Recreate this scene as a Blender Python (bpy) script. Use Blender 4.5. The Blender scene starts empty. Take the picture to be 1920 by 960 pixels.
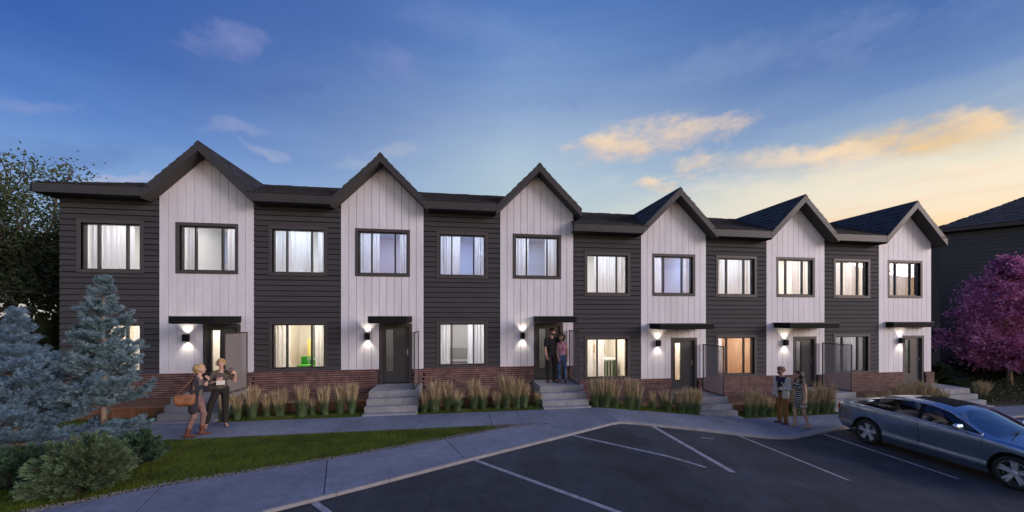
import bpy, math, random
import numpy as np
from mathutils import Vector, Matrix

R = math.radians
PI = math.pi
random.seed(11)
rng = np.random.default_rng(11)
S = bpy.context.scene
COL = S.collection

# ------------------------------------------------------------------ camera
cam = bpy.data.cameras.new("camera")
cam_o = bpy.data.objects.new("camera", cam)
COL.objects.link(cam_o)
cam_o.location = (11.619, -12.185, 2.8)
cam_o.rotation_euler = (R(90), 0, -0.1452)
cam.sensor_fit = 'HORIZONTAL'
cam.sensor_width = 36
cam.lens = 12.435
cam.shift_y = 0.05887
cam.clip_start = 0.05
cam.clip_end = 2000
S.camera = cam_o

# ------------------------------------------------------------------ render / exposure
S.view_settings.view_transform = 'Standard'
S.view_settings.look = 'None'
S.view_settings.exposure = 0.08
S.view_settings.gamma = 1
S.render.engine = 'CYCLES'
S.cycles.use_denoising = True
S.cycles.max_bounces = 8
S.cycles.diffuse_bounces = 4
S.cycles.glossy_bounces = 3
S.cycles.transmission_bounces = 4
S.cycles.transparent_max_bounces = 16
S.cycles.sample_clamp_indirect = 4
S.cycles.caustics_reflective = False
S.cycles.caustics_refractive = False


def lin(r, g, b):
    f = lambda c: ((c / 255 + .055) / 1.055) ** 2.4 if c > 10 else c / 255 / 12.92
    return (f(r), f(g), f(b), 1)


# ------------------------------------------------------------------ sun
SUN_AZ, SUN_EL = R(121), R(16)          # azimuth clockwise from +Y
sun = bpy.data.lights.new("sun", 'SUN')
sun.energy = 1.7
sun.angle = R(24)
sun.color = (1.0, .86, .87)
sun_o = bpy.data.objects.new("sun", sun)
COL.objects.link(sun_o)
sd = Vector((math.sin(SUN_AZ) * math.cos(SUN_EL), math.cos(SUN_AZ) * math.cos(SUN_EL), math.sin(SUN_EL)))
sun_o.rotation_euler = sd.to_track_quat('Z', 'Y').to_euler()

# ------------------------------------------------------------------ world: dusk sky
W = bpy.data.worlds.new("World")
S.world = W
W.use_nodes = True
nt = W.node_tree
nt.nodes.clear()


class NB:
    """tiny node builder"""
    def __init__(s, t): s.t = t

    def n(s, typ, **kw):
        o = s.t.nodes.new(typ)
        for k, v in kw.items():
            setattr(o, k, v)
        return o

    def put(s, sock, v):
        if v is None: return
        if hasattr(v, 'is_linked') or hasattr(v, 'links'):
            s.t.links.new(v, sock)
        else:
            sock.default_value = v

    def m(s, op, a, b=None, c=None, clamp=False):
        o = s.n('ShaderNodeMath', operation=op, use_clamp=clamp)
        s.put(o.inputs[0], a); s.put(o.inputs[1], b); s.put(o.inputs[2], c)
        return o.outputs[0]

    def v(s, op, a, b=None):
        o = s.n('ShaderNodeVectorMath', operation=op)
        s.put(o.inputs[0], a)
        if b is not None: s.put(o.inputs[1], b)
        return o.outputs['Value'] if op in ('DOT_PRODUCT', 'LENGTH') else o.outputs[0]

    def mix(s, f, a, b, bt='MIX'):
        o = s.n('ShaderNodeMix', data_type='RGBA', blend_type=bt)
        o.clamp_factor = True
        s.put(o.inputs[0], f); s.put(o.inputs[6], a); s.put(o.inputs[7], b)
        return o.outputs[2]

    def ramp(s, f, stops, interp='LINEAR'):
        o = s.n('ShaderNodeValToRGB')
        o.color_ramp.interpolation = interp
        e = o.color_ramp.elements
        e[0].position, e[0].color = stops[0]
        e[1].position, e[1].color = stops[-1]
        for p, c in stops[1:-1]:
            q = e.new(p); q.color = c
        s.put(o.inputs[0], f)
        return o.outputs[0]

    def noise(s, vec, scale, detail=4, rough=.5, dim='3D'):
        o = s.n('ShaderNodeTexNoise')
        s.put(o.inputs['Vector'], vec)
        o.inputs['Scale'].default_value = scale
        o.inputs['Detail'].default_value = detail
        o.inputs['Roughness'].default_value = rough
        return o.outputs[0]

    def smooth(s, x, a, b):
        o = s.n('ShaderNodeMapRange', interpolation_type='SMOOTHSTEP')
        s.put(o.inputs[0], x)
        o.inputs[1].default_value = a; o.inputs[2].default_value = b
        return o.outputs[0]


def sky_world():
    b = NB(nt)
    tc = b.n('ShaderNodeTexCoord')
    d = b.v('NORMALIZE', tc.outputs['Generated'])
    sp = b.n('ShaderNodeSeparateXYZ'); b.put(sp.inputs[0], d)
    x, y, z = sp.outputs
    h = b.m('SQRT', b.m('ADD', b.m('MULTIPLY', x, x), b.m('ADD', b.m('MULTIPLY', y, y), 1e-5)))
    ga = R(122)
    c = b.m('DIVIDE', b.m('ADD', b.m('MULTIPLY', x, math.sin(ga)), b.m('MULTIPLY', y, math.cos(ga))), h)
    c2 = b.n('ShaderNodeMapRange'); b.put(c2.inputs[0], c); c2.inputs[1].default_value = -.98; c2.inputs[2].default_value = -.41; c2.inputs[3].default_value = 0; c2.inputs[4].default_value = .5
    c3 = b.n('ShaderNodeMapRange'); b.put(c3.inputs[0], c); c3.inputs[1].default_value = -.41; c3.inputs[2].default_value = .52; c3.inputs[3].default_value = 0; c3.inputs[4].default_value = .5
    t = b.m('ADD', c2.outputs[0], c3.outputs[0], clamp=True)
    # faint large scale streaks bend the gradient a little
    st = b.n('ShaderNodeVectorMath', operation='MULTIPLY'); b.put(st.inputs[0], d); st.inputs[1].default_value = (1.4, 1.4, 7)
    nz = b.noise(st.outputs[0], 1.7, 5, .55)
    zz = b.m('ADD', z, b.m('MULTIPLY', b.m('SUBTRACT', nz, .5), .10))
    sn = lambda e: math.sin(R(e))
    left = [(0, lin(196, 192, 180)), (sn(6), lin(176, 186, 198)), (sn(10), lin(142, 168, 204)), (sn(14), lin(122, 156, 206)),
            (sn(20), lin(85, 126, 193)), (sn(27), lin(53, 94, 168)), (sn(45), lin(40, 74, 148)), (1, lin(32, 62, 132))]
    cen = [(0, lin(214, 205, 186)), (sn(10), lin(190, 201, 198)), (sn(16), lin(174, 195, 203)), (sn(21), lin(172, 192, 207)), (sn(25), lin(160, 182, 206)),
           (sn(30), lin(136, 162, 200)), (sn(36), lin(106, 139, 192)), (sn(42), lin(84, 120, 182)), (1, lin(42, 76, 146))]
    rig = [(0, lin(250, 196, 128)), (sn(7), lin(251, 208, 150)), (sn(11), lin(248, 224, 190)), (sn(14), lin(241, 228, 204)), (sn(16), lin(224, 218, 200)),
           (sn(18), lin(178, 186, 196)), (sn(20), lin(142, 164, 194)), (sn(23), lin(108, 138, 186)), (sn(28), lin(76, 110, 170)), (sn(40), lin(58, 94, 158)), (1, lin(42, 76, 146))]
    L = b.ramp(zz, left); C = b.ramp(zz, cen); G = b.ramp(zz, rig)
    col = b.mix(b.m('MULTIPLY', t, 2.0, clamp=True), L, C)
    col = b.mix(b.smooth(t, .5, 1.0), col, G)
    # the glow goes on strengthening towards the sun, beyond the right edge of the view
    gl = b.m('MULTIPLY', b.smooth(c, .52, 1.0), b.m('SUBTRACT', 1.0, b.smooth(z, .05, .75)))
    sc = b.n('ShaderNodeVectorMath', operation='SCALE'); b.put(sc.inputs[0], col); b.put(sc.inputs[3], b.m('ADD', 1.0, b.m('MULTIPLY', gl, 1.0)))
    col = sc.outputs[0]
    # clouds: blobs of noise round a direction, as (azimuth, elevation, half width, half height, tilt, density, colour)
    wn = b.n('ShaderNodeTexNoise'); b.put(wn.inputs['Vector'], d)
    wn.inputs['Scale'].default_value = 13; wn.inputs['Detail'].default_value = 7; wn.inputs['Roughness'].default_value = .62
    warp = b.v('SUBTRACT', wn.outputs['Color'], (.5, .5, .5))
    st2 = b.n('ShaderNodeVectorMath', operation='MULTIPLY'); b.put(st2.inputs[0], d); st2.inputs[1].default_value = (1, 1, 2.6)
    cn = b.noise(st2.outputs[0], 10, 9, .66)
    ORA, PEA, PIN = lin(252, 208, 130), lin(246, 214, 176), lin(172, 168, 200)
    CL = CLOUDS
    for (az, el, wu, wv, tilt, dens, cc) in CL:
        tilt -= (az - 8.3) * .0075       # a level streak off to the side leans with the lens
        az, el = R(az), R(el)
        dv = Vector((math.sin(az) * math.cos(el), math.cos(az) * math.cos(el), math.sin(el)))
        rt = Vector((math.cos(az), -math.sin(az), 0)); up = rt.cross(dv)
        rt2 = rt * math.cos(tilt) + up * math.sin(tilt); up2 = up * math.cos(tilt) - rt * math.sin(tilt)
        dw = b.v('ADD', d, b.v('MULTIPLY', warp, (.10, .10, .06)))
        df = b.v('SUBTRACT', dw, tuple(dv))
        uu = b.m('DIVIDE', b.v('DOT_PRODUCT', df, tuple(rt2)), R(wu))
        vv = b.m('DIVIDE', b.v('DOT_PRODUCT', df, tuple(up2)), R(wv))
        r2 = b.m('ADD', b.m('MULTIPLY', uu, uu), b.m('MULTIPLY', vv, vv))
        msk = b.m('ADD', b.m('SUBTRACT', 1.0, r2), b.m('MULTIPLY', b.m('SUBTRACT', cn, .5), 3.6))
        f = b.m('MULTIPLY', b.smooth(msk, -.35, 1.75), dens)
        # underside a touch darker, as clouds are
        cdark = tuple(q * w for q, w in zip(cc[:3], (.86, .84, .9))) + (1,)
        f2 = b.smooth(vv, -.9, .5)
        col = b.mix(f, col, b.mix(f2, cdark, cc))
    # pink-orange streaks low in the glow
    st3 = b.n('ShaderNodeVectorMath', operation='MULTIPLY'); b.put(st3.inputs[0], d); st3.inputs[1].default_value = (1.2, 1.2, 16)
    sn3 = b.noise(st3.outputs[0], 3.2, 6, .6)
    band = b.m('MULTIPLY', b.smooth(z, .04, .14), b.m('SUBTRACT', 1.0, b.smooth(z, .20, .27)))
    fs = b.m('MULTIPLY', b.m('MULTIPLY', b.smooth(sn3, .46, .66), band), b.smooth(t, .80, 1.0))
    col = b.mix(b.m('MULTIPLY', fs, .55), col, lin(240, 190, 150))
    # a little of the physical dusk sky
    ns = b.n('ShaderNodeTexSky', sky_type='NISHITA'); ns.sun_disc = False
    ns.sun_elevation = SUN_EL; ns.sun_rotation = SUN_AZ
    bg = b.n('ShaderNodeBackground'); b.put(bg.inputs[0], col); bg.inputs[1].default_value = 1.0
    bg2 = b.n('ShaderNodeBackground'); b.put(bg2.inputs[0], ns.outputs[0]); bg2.inputs[1].default_value = .004
    ad = b.n('ShaderNodeAddShader'); b.put(ad.inputs[0], bg.outputs[0]); b.put(ad.inputs[1], bg2.outputs[0])
    out = b.n('ShaderNodeOutputWorld'); b.put(out.inputs[0], ad.outputs[0])


_ORA, _PEA, _PIN = lin(252, 206, 122), lin(248, 216, 176), lin(150, 156, 200)
# azimuth (clockwise from +Y), elevation, half width, half height (degrees), tilt, density, colour
CLOUDS = [(46.0, 15.5, 17.0, 4.2, .06, .42, lin(246, 232, 206)),
          (24.0, 17.0, 16.0, 4.0, .0, .28, lin(214, 218, 212)),
          (-30.6, 31.5, 4.01, 1.60, 0.12, 0.42, _PIN),
          (-10.4, 34.1, 4.74, 2.03, -0.1, 0.30, _PIN),
          (-45.4, 19.4, 4.09, 0.82, -0.1, 0.36, _PIN),
          (29.4, 25.2, 10.94, 2.63, 0.15, 0.75, _PEA),
          (24.3, 25.0, 7.53, 1.51, 0.0, 0.50, _PEA),
          (37.5, 25.1, 5.47, 1.78, 0.1, 0.45, _PEA),
          (34.8, 21.0, 2.74, 1.88, 0.2, 0.75, _PEA),
          (30.6, 18.7, 3.78, 0.98, 0, 0.90, _PEA),
          (57.4, 18.1, 7.53, 2.37, 0.16, 0.80, _ORA),
          (61.0, 18.5, 2.98, 1.09, -0.3, 0.60, _PEA),
          (50.5, 18.7, 6.07, 1.09, 0.12, 0.60, _PEA),
          (44.8, 19.8, 11.77, 1.44, 0.05, 0.45, _PEA),
          (56.5, 15.4, 12.23, 1.67, 0.0, 0.50, lin(250, 232, 200)),
          (-29.5, 22.7, 3.78, 0.82, -0.05, 0.36, lin(178, 180, 200)),
          (-26.1, 20.8, 2.66, 0.80, -0.3, 0.39, lin(200, 196, 204)),
          (-39.4, 14.5, 3.94, 0.56, 0, 0.60, lin(190, 186, 200)),
          (-10.0, 23.8, 4.50, 1.05, 0.1, 0.33, lin(190, 194, 204)),
          (-14.6, 21.8, 4.43, 0.89, 0, 0.40, lin(186, 194, 206)),
          (-24.6, 28.7, 6.99, 1.14, 0.15, 0.35, lin(66, 94, 162)),
          (-42.7, 16.0, 8.88, 1.67, 0.05, 0.50, lin(84, 116, 176)),
          (13.5, 31.2, 8.83, 1.18, 0.1, 0.30, lin(104, 130, 182)),
          (56.5, 28.2, 12.19, 2.03, 0.2, 0.30, lin(130, 150, 195)),
          (3.1, 38.7, 13.43, 2.69, -0.2, 0.22, lin(130, 150, 200)),
          (40.7, 31.1, 16.25, 2.50, 0.15, 0.25, lin(150, 168, 204))]
sky_world()

# ------------------------------------------------------------------ helpers: materials
MATS = {}


def mat(name, base, rough=.7, metal=0, var=0, vscale=6, bump=0, bscale=40, spec=.5, rnd=0, var2=None, stretch=(1, 1, 1), coat=0, translucent=0, micro=None, patch=None):
    if name in MATS: return MATS[name]
    m = bpy.data.materials.new(name); m.use_nodes = True
    t = m.node_tree; b = NB(t); t.nodes.clear()
    out = b.n('ShaderNodeOutputMaterial')
    p = b.n('ShaderNodeBsdfPrincipled')
    base4 = tuple(base[:3]) + (1,)
    col = None
    geo = b.n('ShaderNodeNewGeometry')
    vec = geo.outputs['Position']
    if stretch != (1, 1, 1):
        vec = b.v('MULTIPLY', vec, stretch)
    if var:
        nz = b.noise(vec, vscale, 6, .6)
        f = b.smooth(nz, .3, .7)
        lo = tuple(max(0, c * (1 - var)) for c in base[:3]) + (1,)
        hi = tuple(c * (1 + var) for c in base[:3]) + (1,) if var2 is None else tuple(var2[:3]) + (1,)
        col = b.mix(f, lo, hi)
    for mc in (micro, patch):
        if mc:
            f = b.smooth(b.noise(vec, mc[1], 4, .7), .35, .65)
            k = b.m('ADD', 1 - mc[0], b.m('MULTIPLY', f, 2 * mc[0]))
            cm = b.n('ShaderNodeCombineColor')
            for i in range(3): b.put(cm.inputs[i], k)
            col = b.mix(1.0, col if col is not None else base4, cm.outputs[0], 'MULTIPLY')
    if rnd:
        oi = b.n('ShaderNodeObjectInfo')
        k = b.m('ADD', 1 - rnd, b.m('MULTIPLY', oi.outputs['Random'], 2 * rnd))
        cm = b.n('ShaderNodeCombineColor')
        for i in range(3): b.put(cm.inputs[i], k)
        col = b.mix(1.0, col if col is not None else base4, cm.outputs[0], 'MULTIPLY')
    b.put(p.inputs['Base Color'], col if col is not None else base4)
    p.inputs['Roughness'].default_value = rough
    p.inputs['Metallic'].default_value = metal
    p.inputs['Specular IOR Level'].default_value = spec
    if coat:
        p.inputs['Coat Weight'].default_value = coat
        p.inputs['Coat Roughness'].default_value = .03
    if bump:
        bn = b.noise(vec, bscale, 5, .6)
        bp = b.n('ShaderNodeBump'); bp.inputs['Strength'].default_value = bump; bp.inputs['Distance'].default_value = .02
        b.put(bp.inputs['Height'], bn); b.put(p.inputs['Normal'], bp.outputs[0])
    if translucent:
        tr = b.n('ShaderNodeBsdfTranslucent'); b.put(tr.inputs[0], col if col is not None else base4)
        mx = b.n('ShaderNodeMixShader'); mx.inputs[0].default_value = translucent
        b.put(mx.inputs[1], p.outputs[0]); b.put(mx.inputs[2], tr.outputs[0]); b.put(out.inputs[0], mx.outputs[0])
    else:
        b.put(out.inputs[0], p.outputs[0])
    MATS[name] = m
    return m


def glass(name, tint=(1, 1, 1), refl=.1, rough=0.0, diffuse=None, dfac=0):
    if name in MATS: return MATS[name]
    m = bpy.data.materials.new(name); m.use_nodes = True
    t = m.node_tree; b = NB(t); t.nodes.clear()
    out = b.n('ShaderNodeOutputMaterial')
    tr = b.n('ShaderNodeBsdfTransparent'); tr.inputs[0].default_value = tuple(tint) + (1,)
    gl = b.n('ShaderNodeBsdfGlossy'); gl.inputs['Roughness'].default_value = rough
    lw = b.n('ShaderNodeLayerWeight'); fr = b.n('ShaderNodeMath', operation='MULTIPLY_ADD'); b.put(fr.inputs[0], b.m('POWER', lw.outputs['Facing'], 5.0)); fr.inputs[1].default_value = .9; fr.inputs[2].default_value = .04
    mx = b.n('ShaderNodeMixShader'); b.put(mx.inputs[0], b.m('ADD', b.m('MULTIPLY', fr.outputs[0], 1.0), refl, clamp=True))
    first = tr.outputs[0]
    if diffuse:
        df = b.n('ShaderNodeBsdfDiffuse'); df.inputs[0].default_value = tuple(diffuse) + (1,)
        m2 = b.n('ShaderNodeMixShader'); m2.inputs[0].default_value = dfac
        b.put(m2.inputs[1], first); b.put(m2.inputs[2], df.outputs[0]); first = m2.outputs[0]
    b.put(mx.inputs[1], first); b.put(mx.inputs[2], gl.outputs[0]); b.put(out.inputs[0], mx.outputs[0])
    MATS[name] = m
    return m


def emit(name, col, s):
    if name in MATS: return MATS[name]
    m = bpy.data.materials.new(name); m.use_nodes = True
    t = m.node_tree; b = NB(t); t.nodes.clear()
    e = b.n('ShaderNodeEmission'); e.inputs[0].default_value = tuple(col[:3]) + (1,); e.inputs[1].default_value = s
    out = b.n('ShaderNodeOutputMaterial'); b.put(out.inputs[0], e.outputs[0])
    MATS[name] = m
    return m


# ------------------------------------------------------------------ helpers: objects
def link(name, data, parent=None, loc=None):
    o = bpy.data.objects.new(name, data)
    COL.objects.link(o)
    if parent: o.parent = parent
    if loc is not None: o.location = loc
    return o


def tag(o, label=None, cat=None, group=None, kind=None):
    if label: o['label'] = label
    if cat: o['category'] = cat
    if group: o['group'] = group
    if kind: o['kind'] = kind
    return o


def thing(name, label, cat, loc=(0, 0, 0), rz=0, group=None):
    o = link(name, None, None, loc); o.rotation_euler = (0, 0, rz); o.empty_display_size = .1
    return tag(o, label, cat, group)


def np_mesh(name, v, f, mats=(), fm=None, smooth=False):
    """v (N,3), f (M,k) arrays"""
    v = np.asarray(v, dtype=np.float32); f = np.asarray(f, dtype=np.int32)
    me = bpy.data.meshes.new(name)
    me.vertices.add(len(v)); me.vertices.foreach_set('co', v.ravel())
    k = f.shape[1]
    me.loops.add(f.size); me.loops.foreach_set('vertex_index', f.ravel())
    me.polygons.add(len(f)); me.polygons.foreach_set('loop_start', np.arange(0, f.size, k, dtype=np.int32))
    try: me.polygons.foreach_set('loop_total', np.full(len(f), k, dtype=np.int32))
    except Exception: pass
    for m in mats: me.materials.append(m)
    if fm is not None: me.polygons.foreach_set('material_index', np.asarray(fm, dtype=np.int32))
    me.update(calc_edges=True)
    me.polygons.foreach_set('use_smooth', np.full(len(f), bool(smooth)))
    return me


class MB:
    def __init__(s): s.v = []; s.f = []; s.m = []

    def add(s, vs, fs, mi=0):
        o = len(s.v); s.v += [tuple(p) for p in vs]
        for q in fs: s.f.append(tuple(i + o for i in q)); s.m.append(mi)
        return s

    def box(s, x0, x1, y0, y1, z0, z1, mi=0):
        vs = [(x, y, z) for z in (z0, z1) for y in (y0, y1) for x in (x0, x1)]
        return s.add(vs, [(0, 2, 3, 1), (4, 5, 7, 6), (0, 1, 5, 4), (2, 6, 7, 3), (0, 4, 6, 2), (1, 3, 7, 5)], mi)

    def prism_y(s, poly, y0, y1, mi=0):
        """poly of (x,z) counter-clockwise seen from -y, extruded along y"""
        n = len(poly)
        vs = [(x, y0, z) for x, z in poly] + [(x, y1, z) for x, z in poly]
        fs = [tuple(range(n)), tuple(range(2 * n - 1, n - 1, -1))] + [(i, i + n, (i + 1) % n + n, (i + 1) % n) for i in range(n)]
        return s.add(vs, fs, mi)

    def sheet(s, poly, mi=0): return s.add(poly, [tuple(range(len(poly)))], mi)

    def slab(s, poly, zf, thick, mi=0):
        """poly of (x,y) counter-clockwise from above; top follows zf(x,y)"""
        n = len(poly)
        vs = [(x, y, zf(x, y)) for x, y in poly] + [(x, y, zf(x, y) - thick) for x, y in poly]
        fs = [tuple(range(n)), tuple(range(2 * n - 1, n - 1, -1))] + [(i, i + n, (i + 1) % n + n, (i + 1) % n) for i in range(n)]
        return s.add(vs, fs, mi)

    def tube(s, pts, rad, n=8, mi=0, cap=True):
        pts = [Vector(p) for p in pts]; rings = []
        rad = rad if hasattr(rad, '__len__') else [rad] * len(pts)
        for i, p in enumerate(pts):
            d = (pts[min(i + 1, len(pts) - 1)] - pts[max(i - 1, 0)]).normalized()
            a = d.orthogonal().normalized() if i == 0 else (a - d * a.dot(d)).normalized()
            c = d.cross(a)
            rings.append([p + (a * math.cos(2 * PI * k / n) + c * math.sin(2 * PI * k / n)) * rad[i] for k in range(n)])
        vs = [q for r in rings for q in r]
        fs = [(i * n + k, i * n + (k + 1) % n, (i + 1) * n + (k + 1) % n, (i + 1) * n + k) for i in range(len(pts) - 1) for k in range(n)]
        if cap: fs += [tuple(range(n))[::-1], tuple(range((len(pts) - 1) * n, len(pts) * n))]
        return s.add(vs, fs, mi)

    def lathe(s, prof, n=32, axis='x', c=(0, 0, 0), mi=0):
        """prof of (r, h) revolved round an axis"""
        vs = []
        for r, h in prof:
            for k in range(n):
                a = 2 * PI * k / n; u, v = r * math.cos(a), r * math.sin(a)
                p = (h, u, v) if axis == 'x' else (u, v, h)
                vs.append((p[0] + c[0], p[1] + c[1], p[2] + c[2]))
        fs = [(i * n + k, i * n + (k + 1) % n, (i + 1) * n + (k + 1) % n, (i + 1) * n + k) for i in range(len(prof) - 1) for k in range(n)]
        return s.add(vs, fs, mi)

    def mesh(s, name, mats, smooth=False):
        me = bpy.data.meshes.new(name); me.from_pydata(s.v, [], s.f)
        for m in (mats if isinstance(mats, (list, tuple)) else [mats]): me.materials.append(m)
        me.polygons.foreach_set('material_index', s.m)
        me.polygons.foreach_set('use_smooth', [smooth] * len(s.f))
        me.update()
        return me

    def build(s, name, mats, parent=None, smooth=False, loc=None):
        return link(name, s.mesh(name, mats, smooth), parent, loc)


def box_o(name, x0, x1, y0, y1, z0, z1, m, parent=None):
    return MB().box(x0, x1, y0, y1, z0, z1).build(name, m, parent)


def minus(x0, x1, z0, z1, holes):
    """rectangle minus rectangles -> rectangles"""
    out = [(x0, x1, z0, z1)]
    for a, b, c, d in holes:
        nxt = []
        for p, q, r, t in out:
            if b <= p or a >= q or d <= r or c >= t: nxt.append((p, q, r, t)); continue
            if r < c: nxt.append((p, q, r, c))
            if t > d: nxt.append((p, q, d, t))
            lo, hi = max(r, c), min(t, d)
            if p < a: nxt.append((p, a, lo, hi))
            if q > b: nxt.append((b, q, lo, hi))
        out = nxt
    return [q for q in out if q[1] - q[0] > .012 and q[3] - q[2] > .012]


UNIT = None


def unit_box_mesh(name, m):
    return MB().box(-.5, .5, -.5, .5, -.5, .5).mesh(name, m)


def G(x):
    """height of the path: level on the left, falling to the right"""
    return 0.0 if x < 15.8 else max(-.55, -.11 * (x - 15.8))


def unit(v): return v / (np.linalg.norm(v, axis=-1, keepdims=True) + 1e-9)


def leaves(name, c, d, ln, wd, m, parent=None, jitter=.35):
    """diamond leaves at points c along directions d"""
    c = np.asarray(c, float); n = len(c)
    d = unit(np.asarray(d, float) + rng.normal(0, jitter, (n, 3)))
    s = unit(np.cross(d, rng.normal(0, 1, (n, 3))))
    L = (ln * rng.uniform(.6, 1.25, n))[:, None]; Wd = (wd * rng.uniform(.7, 1.2, n))[:, None]
    up = np.cross(s, d) * L * .10
    v = np.stack([c, c + d * L * .45 + s * Wd - up, c + d * L, c + d * L * .45 - s * Wd - up], 1).reshape(-1, 3)
    return link(name, np_mesh(name, v, np.arange(4 * n).reshape(-1, 4), [m]), parent)



# ------------------------------------------------------------------ materials
M_DARK = mat('charcoal_siding', (.064, .063, .070), .75, spec=.22, var=.10, vscale=3, bump=.15, bscale=60, rnd=.09, stretch=(.4, 1, 6))
M_DARKB = mat('charcoal_backing', (.010, .010, .012), .9)  # near black, deepening the shade in the gaps between siding boards
M_WHITE = mat('white_cladding', (.78, .775, .85), .5, micro=(.03, 22), patch=(.04, .9), var=.045, vscale=2.5, bump=.05, bscale=30, rnd=.03, stretch=(1, 1, .3))
M_GROOVE = mat('groove_shade_backing', (.16, .16, .175), .9)  # grey behind the white boards, darkened so the grooves read as shade
M_TRIM = mat('bronze_trim', (.070, .064, .070), .5, spec=.4, var=.06, vscale=8)
M_FASCIA = mat('bronze_fascia', (.052, .050, .055), .5, spec=.32, var=.08, vscale=2.5, bump=.04, bscale=12)
M_SOFFIT = mat('dark_soffit', (.05, .045, .043), .7)
M_SASH = mat('black_sash', (.03, .028, .028), .4)
M_SHING = mat('asphalt_shingle', (.042, .044, .056), .9, var=.35, vscale=3.2, bump=.5, bscale=90)
M_BRICK = mat('red_brown_brick', (.225, .128, .120), .85, var=.22, vscale=5, bump=.4, bscale=70, rnd=.2)
M_MORTAR = mat('dark_mortar', (.022, .018, .017), .95)
M_CONC = mat('step_concrete', (.28, .285, .31), .85, var=.12, vscale=3, bump=.25, bscale=60, micro=(.08, 50), patch=(.08, 9))
M_PATH = mat('path_concrete', (.180, .205, .275), .85, var=.14, vscale=1.2, bump=.25, bscale=80, rnd=.05, micro=(.08, 60), patch=(.10, 7))
M_KERB = mat('kerb_concrete', (.27, .265, .275), .85, var=.12, vscale=5, bump=.25, bscale=50)
M_ASPH = mat('asphalt', (.030, .039, .056), .88, var=.34, vscale=.7, bump=.8, bscale=120, micro=(.45, 48), patch=(.22, 1.7))
def wear(m):
    t = m.node_tree; b = NB(t); p = next(n for n in t.nodes if n.type == 'BSDF_PRINCIPLED')
    src = p.inputs['Base Color'].links[0].from_socket
    geo = b.n('ShaderNodeNewGeometry'); pos = geo.outputs['Position']
    wob = b.n('ShaderNodeTexNoise'); b.put(wob.inputs['Vector'], pos); wob.inputs['Scale'].default_value = 2.2
    vec = b.v('ADD', pos, b.v('MULTIPLY', wob.outputs['Color'], (.7, .7, 0)))
    vo = b.n('ShaderNodeTexVoronoi', feature='DISTANCE_TO_EDGE'); vo.inputs['Scale'].default_value = .33; b.put(vo.inputs['Vector'], vec)
    crack = b.m('MULTIPLY', b.m('SUBTRACT', 1.0, b.smooth(vo.outputs['Distance'], .0, .006)), b.smooth(b.noise(pos, .5, 3), .48, .58))
    vs = b.n('ShaderNodeTexVoronoi'); vs.inputs['Scale'].default_value = .8; b.put(vs.inputs['Vector'], vec)
    stain = b.m('MULTIPLY', b.m('SUBTRACT', 1.0, b.smooth(vs.outputs['Distance'], .06, .30)), b.smooth(b.noise(pos, .9, 2), .5, .6))
    col = b.mix(b.m('MULTIPLY', crack, .65), src, (.010, .011, .014, 1)); col = b.mix(b.m('MULTIPLY', stain, .45), col, (.014, .015, .019, 1))
    b.put(p.inputs['Base Color'], col)


wear(M_ASPH)
M_PAINT = mat('road_paint', (.30, .31, .36), .8, var=.30, vscale=9, bump=.2, bscale=80, micro=(.22, 40))
M_DOOR = mat('door_charcoal', (.060, .062, .070), .38, var=.05, vscale=5)
M_BLACK = mat('black_metal', (.014, .014, .016), .75, spec=.12)
M_WOOD = mat('cedar_plank', (.25, .108, .055), .7, var=.3, vscale=3, bump=.3, bscale=30, rnd=.2, stretch=(5, 5, .6))
M_MULCH = mat('bark_mulch', (.155, .085, .055), .95, var=.4, vscale=14, bump=.9, bscale=60)
M_SOIL = mat('soil', (.05, .04, .03), .95, var=.3, vscale=5)
M_LAWN = mat('lawn_green', (.066, .092, .008), .95, var=.3, vscale=2.5, bump=.6, bscale=60)
M_BLADE = mat('grass_blade', (.098, .142, .012), .8, var=.35, vscale=1.8, translucent=.25)
M_GRND = mat('ground_earth', (.045, .05, .03), .95, var=.3, vscale=.6)
M_CURT = mat('sheer_white_cloth', (.88, .88, .92), .9, translucent=.6)
M_WALLI = mat('room_white', (.80, .78, .75), .9)
M_ORANGEI = mat('room_oak_panels', (.62, .40, .24), .6, var=.18, vscale=3, stretch=(6, 6, .4))
M_FLOORI = mat('room_floor', (.42, .28, .17), .5, var=.2, vscale=3)
M_GREYI = mat('room_grey', (.45, .44, .44), .9)
M_REFLBLUE = mat('room_sky_reflection_blue', (.36, .46, .68), .9)  # wall blue imitating sky reflected in the upper panes
M_REFLMAUVE = mat('room_sky_reflection_mauve', (.50, .46, .60), .9)  # back wall mauve, likewise imitating the reflected sky
M_GLASS = glass('window_glass', (.97, .98, 1), .07)
M_GLASSR = glass('coated_window_glass', (.93, .95, 1), .13)
M_SCREEN = glass('tinted_screen_glass', (.74, .72, .74), .04, .05, (.52, .48, .50), .40)
M_SCREEND = glass('opaque_screen_glass', (.55, .53, .53), .02, .1  , (.36, .335, .335), .66)  # darker and more opaque than the other screens
E_LAMP = emit('sconce_glow', (1, .86, .62), 22)

# ------------------------------------------------------------------ ground
def gsheet(name, poly_xy, dz, m, kind='structure', parent=None):
    """flat polygon split at the slope breaks of G"""
    mb = MB()
    for lo, hi in ((-400, 15.8), (15.8, 20.8), (20.8, 400)):
        p = clipx(clipx(poly_xy, lo, True), hi, False)
        if len(p) >= 3: mb.sheet([(x, y, G(min(max(x, lo), hi)) + dz) for x, y in p])
    o = mb.build(name, m, parent)
    if kind: o['kind'] = kind
    return o


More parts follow.
